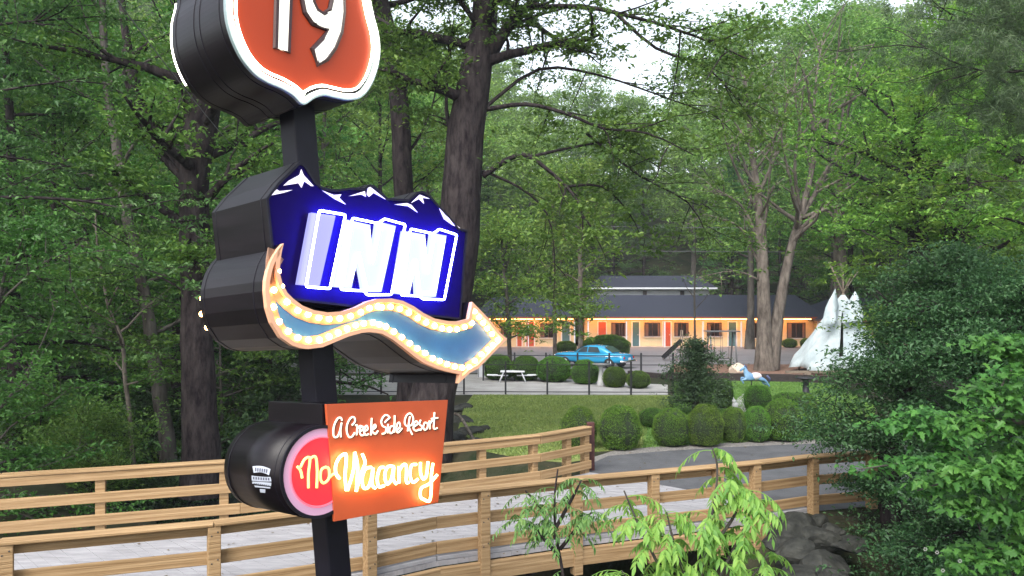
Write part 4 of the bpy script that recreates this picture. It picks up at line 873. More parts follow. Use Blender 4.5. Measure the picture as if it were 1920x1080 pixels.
# ------------------------------------------------------------------ clipped shrubs
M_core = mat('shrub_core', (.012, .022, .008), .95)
def shrub_data(seed, n=15000, sq=.75):
    rr = r_(seed); d = rr.normal(size=(n, 3)); d /= np.linalg.norm(d, axis=1)[:, None]; d[:, 2] = np.where(d[:, 2] < -.75, -d[:, 2], d[:, 2])
    d = np.sign(d)*np.abs(d)**sq; rad_ = 1/np.maximum(.82, np.linalg.norm(d, axis=1)*.86)[:, None]; p = d*rad_*.93
    bump = .035*np.sin(p[:, 0]*7+seed)*np.cos(p[:, 1]*6) + .03*np.sin(p[:, 2]*8+seed*2); p *= (1 + bump*1.1 + rr.normal(size=n)*.014)[:, None]
    V, Q, rn = leaves(rr, p, .052, .3, .35, .55, .1)
    nrm = d/np.linalg.norm(d, axis=1)[:, None]
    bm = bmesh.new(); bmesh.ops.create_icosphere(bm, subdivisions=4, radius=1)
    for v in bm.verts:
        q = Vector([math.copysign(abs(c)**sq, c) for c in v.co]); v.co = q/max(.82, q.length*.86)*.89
    me = bpy.data.meshes.new('plant_core'); bm.to_mesh(me); bm.free(); me.materials.append(M_core)  # solid dark core behind the leaves, shaded inside of the shrub put in as colour
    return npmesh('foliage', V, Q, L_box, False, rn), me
SD = [shrub_data(s) for s in (3, 4, 5)]
def shrub(px0, px1, py0, py1, label, k=0, grp=None, name='clipped_shrub', Yv=None):
    """box of the shrub in the photo; its foot stands on the ground"""
    c = G((px0+px1)/2, py1); Y = Yv or c.y; hw_ = (px1-px0)/2/F*Y*.91; h = (py1-py0)/F*Y
    c = Vector((((px0+px1)/2-960)/F*Y, Y, 0)); t = thing(name, label, 'shrub', (c.x, c.y, hz(c.x, c.y)-.02), (px0*7 % 6), grp)
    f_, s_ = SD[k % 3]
    for nm, me in (('foliage', f_), ('plant_core', s_)):
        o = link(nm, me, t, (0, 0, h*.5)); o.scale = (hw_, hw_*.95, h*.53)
    return t
grp = 'clipped round shrubs along the driveway'
for i, (a, b, c_, d, l) in enumerate([(1050,1121,767,842,'first and leftmost ball shrub of the driveway row, behind the railing end'), (1121,1204,764,842,'widest dark ball shrub of the row, second from the left'), (1222,1296,768,836,'third ball shrub of the driveway row, after the gap'),
    (1285,1359,763,836,'fourth ball shrub of the driveway row, under the young pine'), (1349,1401,766,829,'narrow ball shrub between two larger ones in the driveway row'), (1392,1445,764,829,'second narrow ball shrub, next to the largest mound'), (1427,1511,753,826,'largest bright mound at the right end of the driveway row')]):
    shrub(a, b, c_, d, l, i, grp)
shrub(1393,1449,724,772,'square topped bright shrub behind the row, beside the garden path', 1); shrub(1449,1500,736,768,'low bright shrub behind the largest mound', 2); shrub(1480,1535,740,790,'bright shrub half hidden by the dark evergreen', 0)
shrub(1340,1376,712,765,'small round shrub tucked behind the young pine', 1); shrub(1196,1252,766,800,'low flat hedge between the second and third ball shrubs', 2)
# pool hedge
for i, (a, b, c_, d, l) in enumerate([(905,965,668,712,'left end of the dark hedge behind the white table'), (955,1015,669,713,'second dark block of the pool hedge behind the white table'), (1005,1072,670,716,'third dark block of the pool hedge'),
    (1070,1124,677,720,'rounded hedge shrub below the blue car'), (1129,1176,689,726,'smaller hedge shrub under the chrome bumper'), (1174,1220,696,728,'last low shrub at the right end of the pool hedge')]):
    shrub(a, b, c_, d, l, i, 'dark hedge shrubs behind the pool fence')
for i, (a, b, c_, d, l) in enumerate([(1100,1184,630,668,'big rounded bush directly behind the roof of the blue car'), (1041,1082,640,662,'bush behind the bonnet of the blue car'), (1092,1130,634,660,'left half of the big bush behind the blue car')]): shrub(a, b, c_, d, l, i)
for i, (a, b, l) in enumerate([(996,1017,'ball shrub right of the leftmost red motel door'), (1035,1056,'ball shrub left of the first teal motel door'), (1166,1186,'ball shrub left of the second teal motel door'), (1194,1217,'ball shrub right of the second teal motel door'),
    (1385,1412,'ball shrub right of the dark motel door'), (1466,1495,'ball shrub under the motel window right of the twin trunks'), (1500,1522,'ball shrub under the corner of the motel wall')]):
    shrub(a, b, 628 if i < 5 else 635, 648 if i < 5 else 652, l, i, 'ball shrubs along the motel wall')
# young pine in the garden
hero('young_pine', 'dark young pine with a thin bare leader behind the ball shrubs', 1303, 0, 27,
     [(1303,772),(1303,735),(1304,705),(1303,670),(1303,640)], [9,8,7,6,5], [([(1303,740),(1275,715),(1255,712)], 4, 0), ([(1303,745),(1335,720),(1355,725)], 4, 0), ([(1303,700),(1280,680),(1262,690)], 4, 0), ([(1303,700),(1330,670),(1345,680)], 4, 0), ([(1303,755),(1280,750),(1262,752)], 4, -.6),([(1303,755),(1330,752),(1345,755)], 4, -.6)],
     M_barkgrey, L_pine, 81, start=.06, nl=20, L=.62, nsub=8, nleaf=13000, lsize=.085, spread=.2, flat=.5, shape='cone', elev=.3)
hero('young_tree', 'small broadleaf tree with pale stem in front of the left motel doors', 1090, 0, 50,
     [(1088,676),(1088,620),(1088,540),(1087,450),(1087,380),(1085,330)], [9,9,9,8,6,4], [], M_barkpale, L_yellow, 82, start=.2, nl=22, L=2.3, nsub=5, nleaf=8000, lsize=.2, spread=.5, flat=.5)
hero('young_tree', 'thin pale trunked tree left of the young tree near the motel', 1040, 0, 52,
     [(1040,670),(1040,600),(1039,500),(1037,420),(1035,350)], [8,7,6,5,4], [], M_barkpale, L_yellow, 83, start=.35, nl=14, L=2.2, nsub=4, nleaf=5000, lsize=.2, spread=.55, flat=.4)
hero('small_tree', 'leafy small tree beside the point of the lit arrow', 950, 0, 40,
     [(955,706),(955,640),(950,560),(945,500),(940,430)], [9,8,7,6,4], [], M_barkgrey, L_yellow, 84, start=.25, nl=18, L=2.2, nsub=5, nleaf=7000, lsize=.17, spread=.45, flat=.5)

_yp = [o for o in C.objects if o.name == 'young_pine'][0]; _b = Vector(_yp.location)
link('leader', (lambda wv, wq: npmesh('leader', wv, wq, M_barkgrey, True))(*tubes_np([(np.array([list(P(x, y, 27) - _b) for x, y in q]), np.linspace(r0_, .008, len(q))) for q, r0_ in (([(1303,645),(1302,560),(1304,470),(1302,395)], .045), ([(1303,520),(1318,500),(1322,480)], .015), ([(1303,560),(1288,540),(1280,520)], .015), ([(1303,480),(1290,462),(1286,450)], .012), ([(1303,580),(1322,560),(1330,548)], .015))], 5)), _yp)
# ------------------------------------------------------------------ motel
M_wall = mat('cream_wall', (.60, .49, .31), .8, var=.06, scale=2); M_roof = mat('dark_shingle', (.014, .017, .030), .9, col2=(.030, .034, .055), scale=6, stretch=(1, 3, 3), bump=.3)
M_red = mat('red_door', (.42, .075, .035), .5, var=.08, scale=3); M_teal = mat('teal_door', (.05, .13, .16), .5, var=.1, scale=3); M_fas = mat('red_fascia', (.30, .07, .03), .6)
M_frm = mat('dark_frame', (.05, .035, .04), .5); M_wht = mat('white_wall', (.62, .64, .68), .7, var=.05, scale=2); M_glass = mat('dark_glass', (.022, .020, .026), .08, spec=.8)
M_curt = mat('curtain', (.17, .11, .10), .9, var=.25, scale=6, stretch=(6, 1, .3)); M_soff = emit('soffit_light', (1, .38, .09), 15)
YM = 68.0
def zx(px): return (px-960)/F*YM
def building(name, label, px0, px1, y, depth, wall_h, ridge_z, hipl, hipr, wallm, roofm, over=1.5):
    x0, x1 = (px0-960)/F*y, (px1-960)/F*y; t = thing(name, label, 'building', ((x0+x1)/2, y, hz((x0+x1)/2, y)))
    z0 = t.location.z
    MB().box(((x0+x1)/2, y+depth/2, z0+wall_h/2), (x1-x0, depth, wall_h)).build('wall', wallm, t)
    a = [(x0-.6, y-over, z0+wall_h), (x1+.6, y-over, z0+wall_h), (x1+.6, y+depth+.6, z0+wall_h), (x0-.6, y+depth+.6, z0+wall_h)]
    r1, r2 = (x0-.6+hipl, y+depth/2, ridge_z), (x1+.6-hipr, y+depth/2, ridge_z); mb = MB(); th = Vector((0, 0, .16))
    top = [Vector(p)+th for p in a]
    mb.add([Vector(p)+Vector((0,0,.004)) for p in a] + top + [Vector(r1), Vector(r2)], [(3,2,1,0),(0,1,5,4),(1,2,6,5),(2,3,7,6),(3,0,4,7),(4,5,9,8),(6,7,8,9),(5,6,9),(7,4,8)])
    mb.build('roof', roofm, t)
    MB().box(((x0+x1)/2, y-over-.02, z0+wall_h+.08), (x1-x0+1.24, .035, .17)).build('fascia', M_fas if roofm is M_roof and wallm is M_wall else M_wht, t); return t
def door(t, px0, px1, m, y, w=None, h=2.05):
    x0, x1 = (px0-960)/F*y, (px1-960)/F*y; z0 = t.location.z; o = MB().box(((x0+x1)/2, y-.03, z0+h/2+.02), (x1-x0, .06, h)).build('door', m, t, bevel=.01)
    fr = MB().box((x0-.05, y-.02, z0+h/2), (.09, .08, h+.1)).box((x1+.05, y-.02, z0+h/2), (.09, .08, h+.1)).box(((x0+x1)/2, y-.021, z0+h+.07), (x1-x0+.19, .08, .09)); fr.build('door_frame', M_wht, o, org=t.location)
    MB().ball((x1-.09, y-.10, z0+1.0), .04, 8, 5).build('handle', MATS.get('steel') or mat('steel', (.6, .6, .6), .3, metal=1), o, org=t.location)
def window(t, px0, px1, y, z0_, z1_):
    x0, x1 = (px0-960)/F*y, (px1-960)/F*y; zz = t.location.z; w_ = x1-x0; zc_ = (z0_+z1_)/2+zz; h = z1_-z0_
    o = MB().box(((x0+x1)/2, y-.012, zc_), (w_, .022, h)).build('window', M_curt, t)
    fb = MB()
    for xx in (x0, (x0+x1)/2, x1): fb.box((xx, y-.05, zc_), (.07, .09, h+.07))
    for zq in (zc_-h/2, zc_+h/2): fb.box(((x0+x1)/2, y-.052, zq), (w_+.07, .085, .08))
    fb.build('frame', M_frm, o, org=t.location)
    MB().box(((x0+x1)/2 + w_*.05, y-.035, zc_), (w_*.62, .014, h*.93)).build('pane', M_glass, o, org=t.location)
    MB().box(((x0+x1)/2, y-.08, zc_-h/2-.06), (w_+.25, .16, .05)).build('sill', M_wht, o, org=t.location)
left_w = building('motel_building', 'left wing of the low cream motel with hipped dark roof and red doors', 900, 1078, YM, 8, 2.38, 4.25, 1.5, 3.0, M_wall, M_roof)
main_w = building('motel_building', 'long main wing of the cream motel with lit eaves and orange and teal doors', 1096, 1526, YM, 8, 2.38, 4.42, 1.8, .8, M_wall, M_roof)
right_w = building('motel_building', 'right wing of the motel behind the white tent with lower projecting roof', 1540, 1780, YM-1.5, 8, 2.2, 4.15, 3.0, 1.5, M_wall, M_roof)
for a, b, m in ((970,978,M_red),(987,1001,M_red),(1054,1068,M_teal)): door(left_w, a, b, m, YM)
for a, b in ((940,958),(1014,1042)): window(left_w, a, b, YM, .78, 1.95)
for a, b, m in ((1122,1136,M_red),(1186,1198,M_teal),(1244,1257,M_red),(1366,1380,M_teal)): door(main_w, a, b, m, YM)
for a, b in ((1147,1175),(1209,1237),(1265,1290),(1326,1352),(1400,1424),(1476,1509)): window(main_w, a, b, YM, .88 if a < 1400 else .75, 2.0)
for a, b in ((1552,1575),(1640,1665)): window(right_w, a, b, YM-1.5, .75, 1.9)
door(right_w, 1600, 1614, M_teal, YM-1.5)
for t, a, b, n, m in ((left_w, 905, 1075, 5, None), (main_w, 1100, 1522, 12, None), (right_w, 1545, 1770, 5, None)):
    for i in range(n):
        x = ((a + (i+.5)*(b-a)/n)-960)/F*YM; q = MB().box((x, YM-.75, t.location.z+ (2.38 if t is not right_w else 2.2)-.03), (1.5, .14, .05)).build('soffit_lamp', M_soff, t)
    for i in range(n//2+1):
        x = ((a + i*(b-a)/(n//2))-960)/F*YM; MB().box((x, YM-1.35-(1.5 if t is right_w else 0), t.location.z+1.09), (.1, .1, 2.16 if t is not right_w else 2.16)).build('porch_post', M_wht, t)
bk_ = building('back_building', 'white building with a dark roof showing above the motel roof', 1118, 1330, 82, 7, 4.6, hz(8, 82)+6.1, 1.5, 1.0, M_wht, M_roof, .8)
for a in (1206, 1276): window(bk_, a, a+6, 82, 3.7, 4.4)
_pk = sheet('motel_walk', [(zx(890), YM-1.6), (zx(1790), YM-1.6), (zx(1790), YM+.2), (zx(890), YM+.2)], .03, M_conc)

# ------------------------------------------------------------------ blue vintage car
def carbuild():
    c = G(1112, 694); c.y = 46.5; c.x = (1112-960)/F*46.5; t = thing('vintage_car', 'bright blue vintage two door car with chrome rear bumper parked behind the hedge', 'car', (c.x, c.y, .02), R(180-34), None, .88)
    M_b = mat('blue_paint', (.02, .30, .55), .25, coat=.6, spec=.6); M_chr = mat('chrome', (.75, .75, .78), .15, metal=1); M_t = mat('tyre', (.02, .02, .02), .85); M_cg = mat('car_glass', (.04, .06, .07), .05, spec=.8)
    # local: +x = front.  stations: x, half width, belt z, bottom z
    st = [(-2.62,.70,.78,.42),(-2.52,.86,.86,.34),(-2.1,.92,.93,.30),(-1.5,.94,.96,.28),(-.8,.94,.93,.27),(.2,.94,.92,.27),(1.0,.94,.94,.28),(1.8,.93,.93,.30),(2.35,.90,.88,.34),(2.58,.80,.78,.42)]
    bm = bmesh.new(); rings = []
    for x, w_, zt, zb in st:
        prof = [(-.62*w_, zb), (-.93*w_, zb+.06), (-1*w_, zb+.22), (-.985*w_, zt-.17), (-.93*w_, zt-.05), (-.80*w_, zt), (-.4*w_, zt+.03), (0, zt+.04), (.4*w_, zt+.03), (.80*w_, zt), (.93*w_, zt-.05), (.985*w_, zt-.17), (1*w_, zb+.22), (.93*w_, zb+.06), (.62*w_, zb)]
        rings.append([bm.verts.new((x, y, z)) for y, z in prof])
    for a, b in zip(rings, rings[1:]):
        n = len(a)
        for i in range(n): bm.faces.new((a[i], a[(i+1)%n], b[(i+1)%n], b[i]))
    bm.faces.new(rings[0]); bm.faces.new(list(reversed(rings[-1]))); bmesh.ops.recalc_face_normals(bm, faces=bm.faces)
    me = bpy.data.meshes.new('body'); bm.to_mesh(me); bm.free(); me.materials.append(M_b); [setattr(p, 'use_smooth', True) for p in me.polygons]
    body = link('body', me, t); s = body.modifiers.new('sub', 'SUBSURF'); s.levels = s.render_levels = 2
    # greenhouse
    def cab(name, sts, m, par, wsh=0):
        bm = bmesh.new(); rings = []
        for x, w_, z in sts:
            b_ = .93; rings.append([bm.verts.new(q) for q in ((x, -w_, b_), (x, -w_*.97, b_+(z-b_)*.5), (x, -w_*.84, b_+(z-b_)*.93), (x, -w_*.5, z), (x, 0, z+.015), (x, w_*.5, z), (x, w_*.84, b_+(z-b_)*.93), (x, w_*.97, b_+(z-b_)*.5), (x, w_, b_))])
        for a, b in zip(rings, rings[1:]):
            for i in range(8): bm.faces.new((a[i], a[i+1], b[i+1], b[i]))
        bm.faces.new(rings[0]); bm.faces.new(list(reversed(rings[-1]))); bmesh.ops.recalc_face_normals(bm, faces=bm.faces)
        me = bpy.data.meshes.new(name); bm.to_mesh(me); bm.free(); me.materials.append(m); [setattr(p, 'use_smooth', True) for p in me.polygons]; o = link(name, me, par)
        s = o.modifiers.new('sub', 'SUBSURF'); s.levels = s.render_levels = 2; return o
    cab('cabin', [(-1.75,.74,.96),(-1.35,.78,1.20),(-.9,.80,1.40),(-.3,.80,1.46),(.25,.80,1.44),(.62,.79,1.25),(1.02,.77,.97)], M_b, t)
    def pane(name, q, n_=1):
        me = bpy.data.meshes.new(name); v = [Vector(p) for p in q]; nn_ = (v[1]-v[0]).cross(v[2]-v[1]).normalized()*.02
        me.from_pydata([tuple(p+nn_) for p in v]+[tuple(p-nn_) for p in v], [], [(0,1,2,3),(7,6,5,4),(0,4,5,1),(1,5,6,2),(2,6,7,3),(3,7,4,0)]); me.materials.append(M_cg); link(name, me, t)
    for sg in (-1, 1):
        y = .80*sg; yt = .715*sg
        pane('side_window', [(-.95, y, 1.0), (-.05, y, 1.0), (-.08, yt, 1.35), (-.72, yt, 1.34)]); pane('side_window', [(.03, y, 1.0), (.72, y, 1.0), (.42, yt, 1.32), (0, yt, 1.35)])
        MB().tube([(-2.4, .925*sg, .80), (-1, .955*sg, .74), (1, .955*sg, .74), (2.3, .92*sg, .76)], .016, 6).build('chrome_strip', M_chr, t, org=(0,0,0))
    pane('rear_window', [(-1.72, -.58, 1.02), (-1.72, .58, 1.02), (-1.13, .50, 1.36), (-1.13, -.50, 1.36)]); pane('windscreen', [(1.0, .6, 1.02), (1.0, -.6, 1.02), (.52, -.52, 1.36), (.52, .52, 1.36)])
    for x in (-2.66, 2.64):
        sgn = 1 if x > 0 else -1; o = MB().tube(catmull([(x-.22*sgn, -.93, .47), (x+.02*sgn, -.75, .47), (x+.06*sgn, 0, .47), (x+.02*sgn, .75, .47), (x-.22*sgn, .93, .47)], 4), .07, 8).build('bumper', M_chr, t, org=(0,0,0))
    for sg in (-1, 1):
        MB().ball((-2.6, .68*sg, .70), .085, 10, 6, (.5, 1, 1)).build('tail_light', MATS.get('taillens') or mat('taillens', (.5, .02, .02), .2), t, org=(0,0,0)); MB().ball((2.52, .66*sg, .70), .1, 10, 6, (.5, 1, 1)).build('headlight', M_chr, t, org=(0,0,0))
        for x in (-1.62, 1.62):
            w_ = MB().tube([(x, .84*sg-.11, .33), (x, .84*sg+.09, .33)], .33, 20).build('wheel', M_t, t, org=(0,0,0)); MB().tube([(x, .84*sg+.1*sg-.005, .33), (x, .84*sg+.1*sg+.012, .33)], .2, 16).build('hubcap', M_chr, w_, org=(0,0,0))
    MB().box((-2.655, 0, .62), (.03, .3, .14)).build('number_plate', M_wht, t, org=(0,0,0))
    return t
carbuild()

# ------------------------------------------------------------------ tent (teepee)
M_cv = mat('white_canvas', (.36, .43, .45), .8, col2=(.58, .66, .68), scale=1.6, stretch=(1, 1, .45), bump=1, bscale=1.7, detail=8); M_pole = mat('lodge_pole', (.20, .16, .12), .8, var=.3, scale=4)
def teepee():
    Y = 43.0; cx = (1572-960)/F*Y; t = thing('tent', 'torn white canvas teepee with open smoke flaps and bare poles', 'tent', (cx, Y, 0)); bm = MB()
    apex = Vector((cx+.25, Y, 4.15)); Rb = 2.45; n = 64; m = 12; vs = []; rr = random.Random(3)
    for j in range(m+1):
        for i in range(n):
            a = 2*math.pi*i/n; s = j/m; r = Rb*(1-s)**.93 + .10*s; fold = 1 + .09*math.sin(a*7+s*9)*(1-s)*(.6+.4*math.sin(s*13+a*2))+.035*math.sin(a*17-s*9) + .02*math.sin(a*31+s*14)
            vs.append((cx + (apex.x-cx)*s + r*math.cos(a)*fold, Y + r*math.sin(a)*fold, .28 + (apex.z-.28)*s + .06*math.sin(a*6)*(1-s)))
    fs = [(j*n+i, j*n+(i+1)%n, (j+1)*n+(i+1)%n, (j+1)*n+i) for j in range(m) for i in range(n) if not (44 <= i <= 44 and j > 1 and j < 9)]
    bm.add(vs, fs, True); o = bm.build('canvas', M_cv, t); s = o.modifiers.new('thick', 'SOLIDIFY'); s.thickness = .02
    for sg, tip, lo_ in ((-1, (1566, 541), (1540, 612)), (1, (1603, 546), (1618, 600))):
        A_ = P(tip[0], tip[1], Y-.7); B_ = P(lo_[0], lo_[1], Y-1.5); C_ = P(1573+5*sg, 606, Y-1.6); D_ = P(1578+6*sg, 575, Y-.7)
        fl = MB(); pts = []
        for j in range(7):
            for i in range(5):
                s, u = j/6, i/4; p = (B_.lerp(C_, u)).lerp(A_.lerp(D_, u), s); p.y -= .1*math.sin(u*math.pi)+.06*math.sin(s*9+u*5); p.x += sg*.12*math.sin(s*3.14)*(1-u); pts.append(p)
        fl.add(pts, [(j*5+i, j*5+i+1, (j+1)*5+i+1, (j+1)*5+i) for j in range(6) for i in range(4)], True); q = fl.build('smoke_flap', M_cv, t); s = q.modifiers.new('thick', 'SOLIDIFY'); s.thickness = .02
    for k in range(9):
        a = 2*math.pi*k/9 + .3; b_ = Vector((cx+Rb*.9*math.cos(a), Y+Rb*.9*math.sin(a), 0)); top = apex + (apex-b_)*.38 + Vector((rr.uniform(-.1,.1), 0, rr.uniform(-.3,.3)))
        MB().tube([b_, apex + Vector((.06*math.cos(a), .06*math.sin(a), 0)), top], [.045, .035, .022], 6).build('pole', M_pole, t)
teepee()
# tarp's low timber platform and pedestal
o = MB().box((P(1560,705,40.5).x, 40.6, .22), (4.6, .25, .12)).box((P(1512,705,40.5).x, 40.4, .1), (.3, .3, .2)).build('timber_sill', M_pole, org=(P(1560,705,40.5).x, 40.6, 0)); tag(o, 'low timber beam at the foot of the white tent', 'beam')
q = G(1511, 742); mb = MB(); mb.tube([(q.x, q.y, 0), (q.x, q.y, .1), (q.x, q.y, .14), (q.x, q.y, .6), (q.x, q.y, .7)], [.22, .22, .13, .11, .3], 14)
mb.tube([(q.x, q.y, .7), (q.x, q.y, .74)], .42, 16); tag(mb.build('pedestal_grill', mat('dark_iron', (.02, .02, .025), .6), org=(q.x, q.y, 0)), 'dark pedestal with a round top on the grass below the tent', 'pedestal')
# retaining timbers round the playground
M_tie = mat('dark_timber', (.03, .022, .022), .85, var=.4, scale=5, stretch=(.4, 3, 3))
def wallrun(name, pts, h, th, m, label, cat):
    mb = MB(); c = pts[0]
    for a, b in zip(pts, pts[1:]):
        d = (b-a); L = d.length; Rm = Matrix.Rotation(math.atan2(d.y, d.x), 3, 'Z')
        for k in range(2): mb.box((a+b)/2 + Vector((0, 0, h*(.25+.5*k))), (L+.05*k, th, h*.485), Rm)
    return tag(mb.build(name, m, org=c), label, cat)
wallrun('retaining_wall', [G(1246,712), G(1330,713), G(1480,716), G(1620,722)], .36, .2, M_tie, 'low dark timber wall edging the playground mulch', 'wall')
wallrun('retaining_wall', [G(1180,704), G(1246,710)], .25, .2, M_tie, 'short dark timber edging behind the right end of the hedge', 'wall')
# painted carousel horse
def horse():
    b = G(1409, 730); Y = b.y; z = lambda x, y: P(x, y, Y); t = thing('carousel_horse', 'blue and white painted carousel horse on a short pole on the lawn', 'horse figure', (b.x, b.y, 0))
    bm = bmesh.new(); lay = bm.verts.layers.skin.verify()
    def chain(pts, rs, start=None):
        prev = start
        for (x, y, dy), r in zip(pts, rs):
            v = bm.verts.new(z(x, y)+Vector((0, dy, 0)) - Vector(t.location)); v[lay].radius = (r, r)
            if prev: bm.edges.new((prev, v))
            prev = v
        return prev
    hip = bm.verts.new(z(1430,706) - Vector(t.location)); hip[lay].radius = (.15, .16); hip[lay].use_root = True
    mid = chain([(1420,707,0),(1411,707,0)], [.14,.15], hip); ch = chain([(1402,705,0)], [.16], mid)
    chain([(1398,698,0),(1397,691,0)], [.11,.085], ch); nk = list(bm.verts)[-1]; chain([(1395,689,0),(1391,692,0),(1387,696,0)], [.075,.06,.045], nk)
    for dy, pts in ((-.09, [(1398,711),(1390,712),(1393,719)]), (.09, [(1399,710),(1391,708),(1391,715)])): chain([(x, y, dy) for x, y in pts], [.06,.045,.035], ch)
    for dy, pts in ((-.09, [(1432,712),(1437,717),(1442,725)]), (.09, [(1430,713),(1432,719),(1440,722)])): chain([(x, y, dy) for x, y in pts], [.075,.045,.035], hip)
    me = bpy.data.meshes.new('body'); bm.to_mesh(me); bm.free(); M_h = mat('horse_blue', (.10, .22, .40), .45, col2=(.22, .38, .58), scale=5)
    me.materials.append(M_h); o = link('body', me, t); o.modifiers.new('skin', 'SKIN').use_smooth_shade = True; s = o.modifiers.new('sub', 'SUBSURF'); s.levels = s.render_levels = 2
    c = z(1417,706) - Vector(t.location); sd = MB().ball((c.x, c.y, c.z+.01), .2, 14, 10, (1.35, .86, .85)); sd.build('saddle', mat('horse_saddle', (.72, .62, .68), .5, var=.15, scale=6), t, org=(0,0,0))
    MB().tube([z(1438,705)-Vector(t.location)+Vector((0,0,.02)), z(1443,710)-Vector(t.location), z(1442,718)-Vector(t.location)], [.05,.06,.02], 7).build('tail', mat('horse_tail', (.06, .07, .16), .6), t, org=(0,0,0))
    mn = MB()
    for k in range(5): mn.ball(z(1399+k*.6, 688+k*3.2)-Vector(t.location), .06, 7, 5, (.7, .8, 1.1))
    mn.build('mane', MATS['horse_tail'], t, org=(0,0,0))
    for dy in (-.03, .04): MB().tube([z(1396,688)-Vector(t.location)+Vector((0,dy,0)), z(1396,684)-Vector(t.location)+Vector((0,dy,0))], [.025, .006], 5).build('ear', M_h, t, org=(0,0,0))
    MB().tube([(0,0,0), (0,0,.62)], .025, 8).build('pole', MATS['dark_iron'], t, org=(0,0,0))
horse()
# playground: slide, swing frame, painted boulders
q = G(1240, 676); sl_ = thing('slide', 'black playground slide sloping down to the left', 'slide', (q.x, q.y, 0)); Ys = q.y
a, b = P(1243, 673, Ys), P(1278, 640, Ys); o = MB(); Rm = Matrix.Rotation(-math.atan2(b.z-a.z, b.x-a.x), 3, 'Y'); L = (b-a).length
o.box((a+b)/2, (L, .5, .04), Rm).box((a+b)/2+Vector((0,.26,.08)), (L, .03, .2), Rm).box((a+b)/2+Vector((0,-.26,.08)), (L, .03, .2), Rm); o.build('chute', mat('black_plastic', (.012,.012,.014), .35), sl_)
for dy in (-.28, .28): MB().tube([(b.x, b.y+dy, 0), (b.x, b.y+dy, b.z+.7)], .035, 7).build('leg', M_pole, sl_)
MB().tube([(b.x, b.y-.28, b.z+.7), (b.x, b.y+.28, b.z+.7)], .03, 7).build('handrail', M_pole, sl_)
q = G(1352, 688); sw = thing('swing_frame', 'slender metal swing frame with flat top in front of the motel', 'swing', (q.x, q.y, 0)); x0, x1 = P(1330,0,q.y).x, P(1376,0,q.y).x; tz = P(0, 622, q.y).z
M_mt = mat('grey_metal', (.16,.17,.18), .5, metal=.3)
for x in (x0, x1):
    for dy in (-.7, .7): MB().tube([(x, q.y+dy, 0), (x, q.y+dy*.3, tz)], .045, 7).build('leg', M_mt, sw)
MB().box(((x0+x1)/2, q.y, tz+.03), (x1-x0+.5, .9, .06)).build('canopy', M_mt, sw)
for k in range(2):
    xx = x0 + (k+1)*(x1-x0)/3; s_ = MB().box((xx, q.y, .5), (.42, .18, .03)).build('swing_seat', mat('black_plastic'), sw) if False else MB().box((xx, q.y, .5), (.42, .18, .03)).build('swing_seat', MATS['black_plastic'], sw)
    for dx in (-.18, .18): MB().tube([(xx+dx, q.y, .5), (xx+dx, q.y, tz)], .012, 5).build('chain', M_mt, s_, org=sw.location)
for px, py, s, m, l in ((1325,645,.5,('painted_rock_pink',(.55,.30,.26)),'pink domed playhouse boulder beside the swing frame'), (1318,697,.34,('painted_rock_aqua',(.42,.62,.66)),'pale aqua dome beside the young pine'), (1385,690,.5,('painted_rock_cream',(.55,.45,.36)),'cream boulder on the mulch left of the horse')):
    q = G(px, py+10); o = rock((q.x, q.y, .1), (s*1.2, s, s*.9), int(px), l, None); o.data.materials[0] = mat(m[0], m[1], .8, var=.12, scale=5, bump=.4)
# ------------------------------------------------------------------ pool fence, table, small bits
M_fe = mat('black_iron', (.014, .014, .018), .5)
fa, fb_ = G(560, 739), G(1262, 741); fn = thing('pool_fence', 'black iron picket fence with thin rails round the pale pool deck', 'fence', tuple(fa)); L = (fb_-fa).length; nseg = 9
for i in range(nseg+1):
    p = fa.lerp(fb_, i/nseg); MB().box((p.x, p.y, .68), (.07, .07, 1.36)).build('post', M_fe, fn)
    if i < nseg:
        q = fa.lerp(fb_, (i+1)/nseg); pn = MB()
        for z_ in (1.22, .12): pn.tube([(p.x, p.y, z_), (q.x, q.y, z_)], .018, 6)
        for k in range(1, 12):
            s = p.lerp(q, k/12); 
            if k % 12 in (0,): pn.tube([(s.x, s.y, .1), (s.x, s.y, 1.25)], .008, 5)
        pn.build('rail_panel', M_fe, fn)
fa2 = G(560, 712); fb2 = G(1262, 716); f2 = thing('pool_fence', 'rear black iron fence in front of the dark hedge', 'fence', tuple(fa2))
for i in range(13):
    p = fa2.lerp(fb2, i/12); MB().box((p.x, p.y, .68), (.08, .08, 1.36)).build('post', M_fe, f2)
MB().tube([fa2+Vector((0,0,1.22)), fb2+Vector((0,0,1.22))], .02, 6).build('rail', M_fe, f2)
q = G(1031, 713); mb = MB(); mb.tube([(q.x, q.y, .1), (q.x, q.y, .25), (q.x, q.y, .9), (q.x, q.y, 1.05), (q.x, q.y, 1.25)], [.5, .52, .26, .06, .03], 14); mb.tube([(q.x, q.y, 0), (q.x, q.y, .1)], .3, 12)
tag(mb.build('closed_parasol', mat('dark_canvas', (.02, .02, .03), .9, var=.3), org=(q.x, q.y, 0)), 'dark furled parasol standing behind the pool fence', 'parasol')
q = G(961, 716); tb = thing('picnic_table', 'white picnic table with benches on the pool deck', 'table', (q.x, q.y, 0)); M_pl = mat('white_plastic', (.72, .73, .76), .4, var=.04)
MB().box((q.x, q.y, .5), (1.15, .75, .05)).build('table_top', M_pl, tb, bevel=.02)
for s in (-1, 1): MB().box((q.x+s*.95, q.y, .33), (.5, .3, .05)).build('bench', M_pl, tb, bevel=.01); 
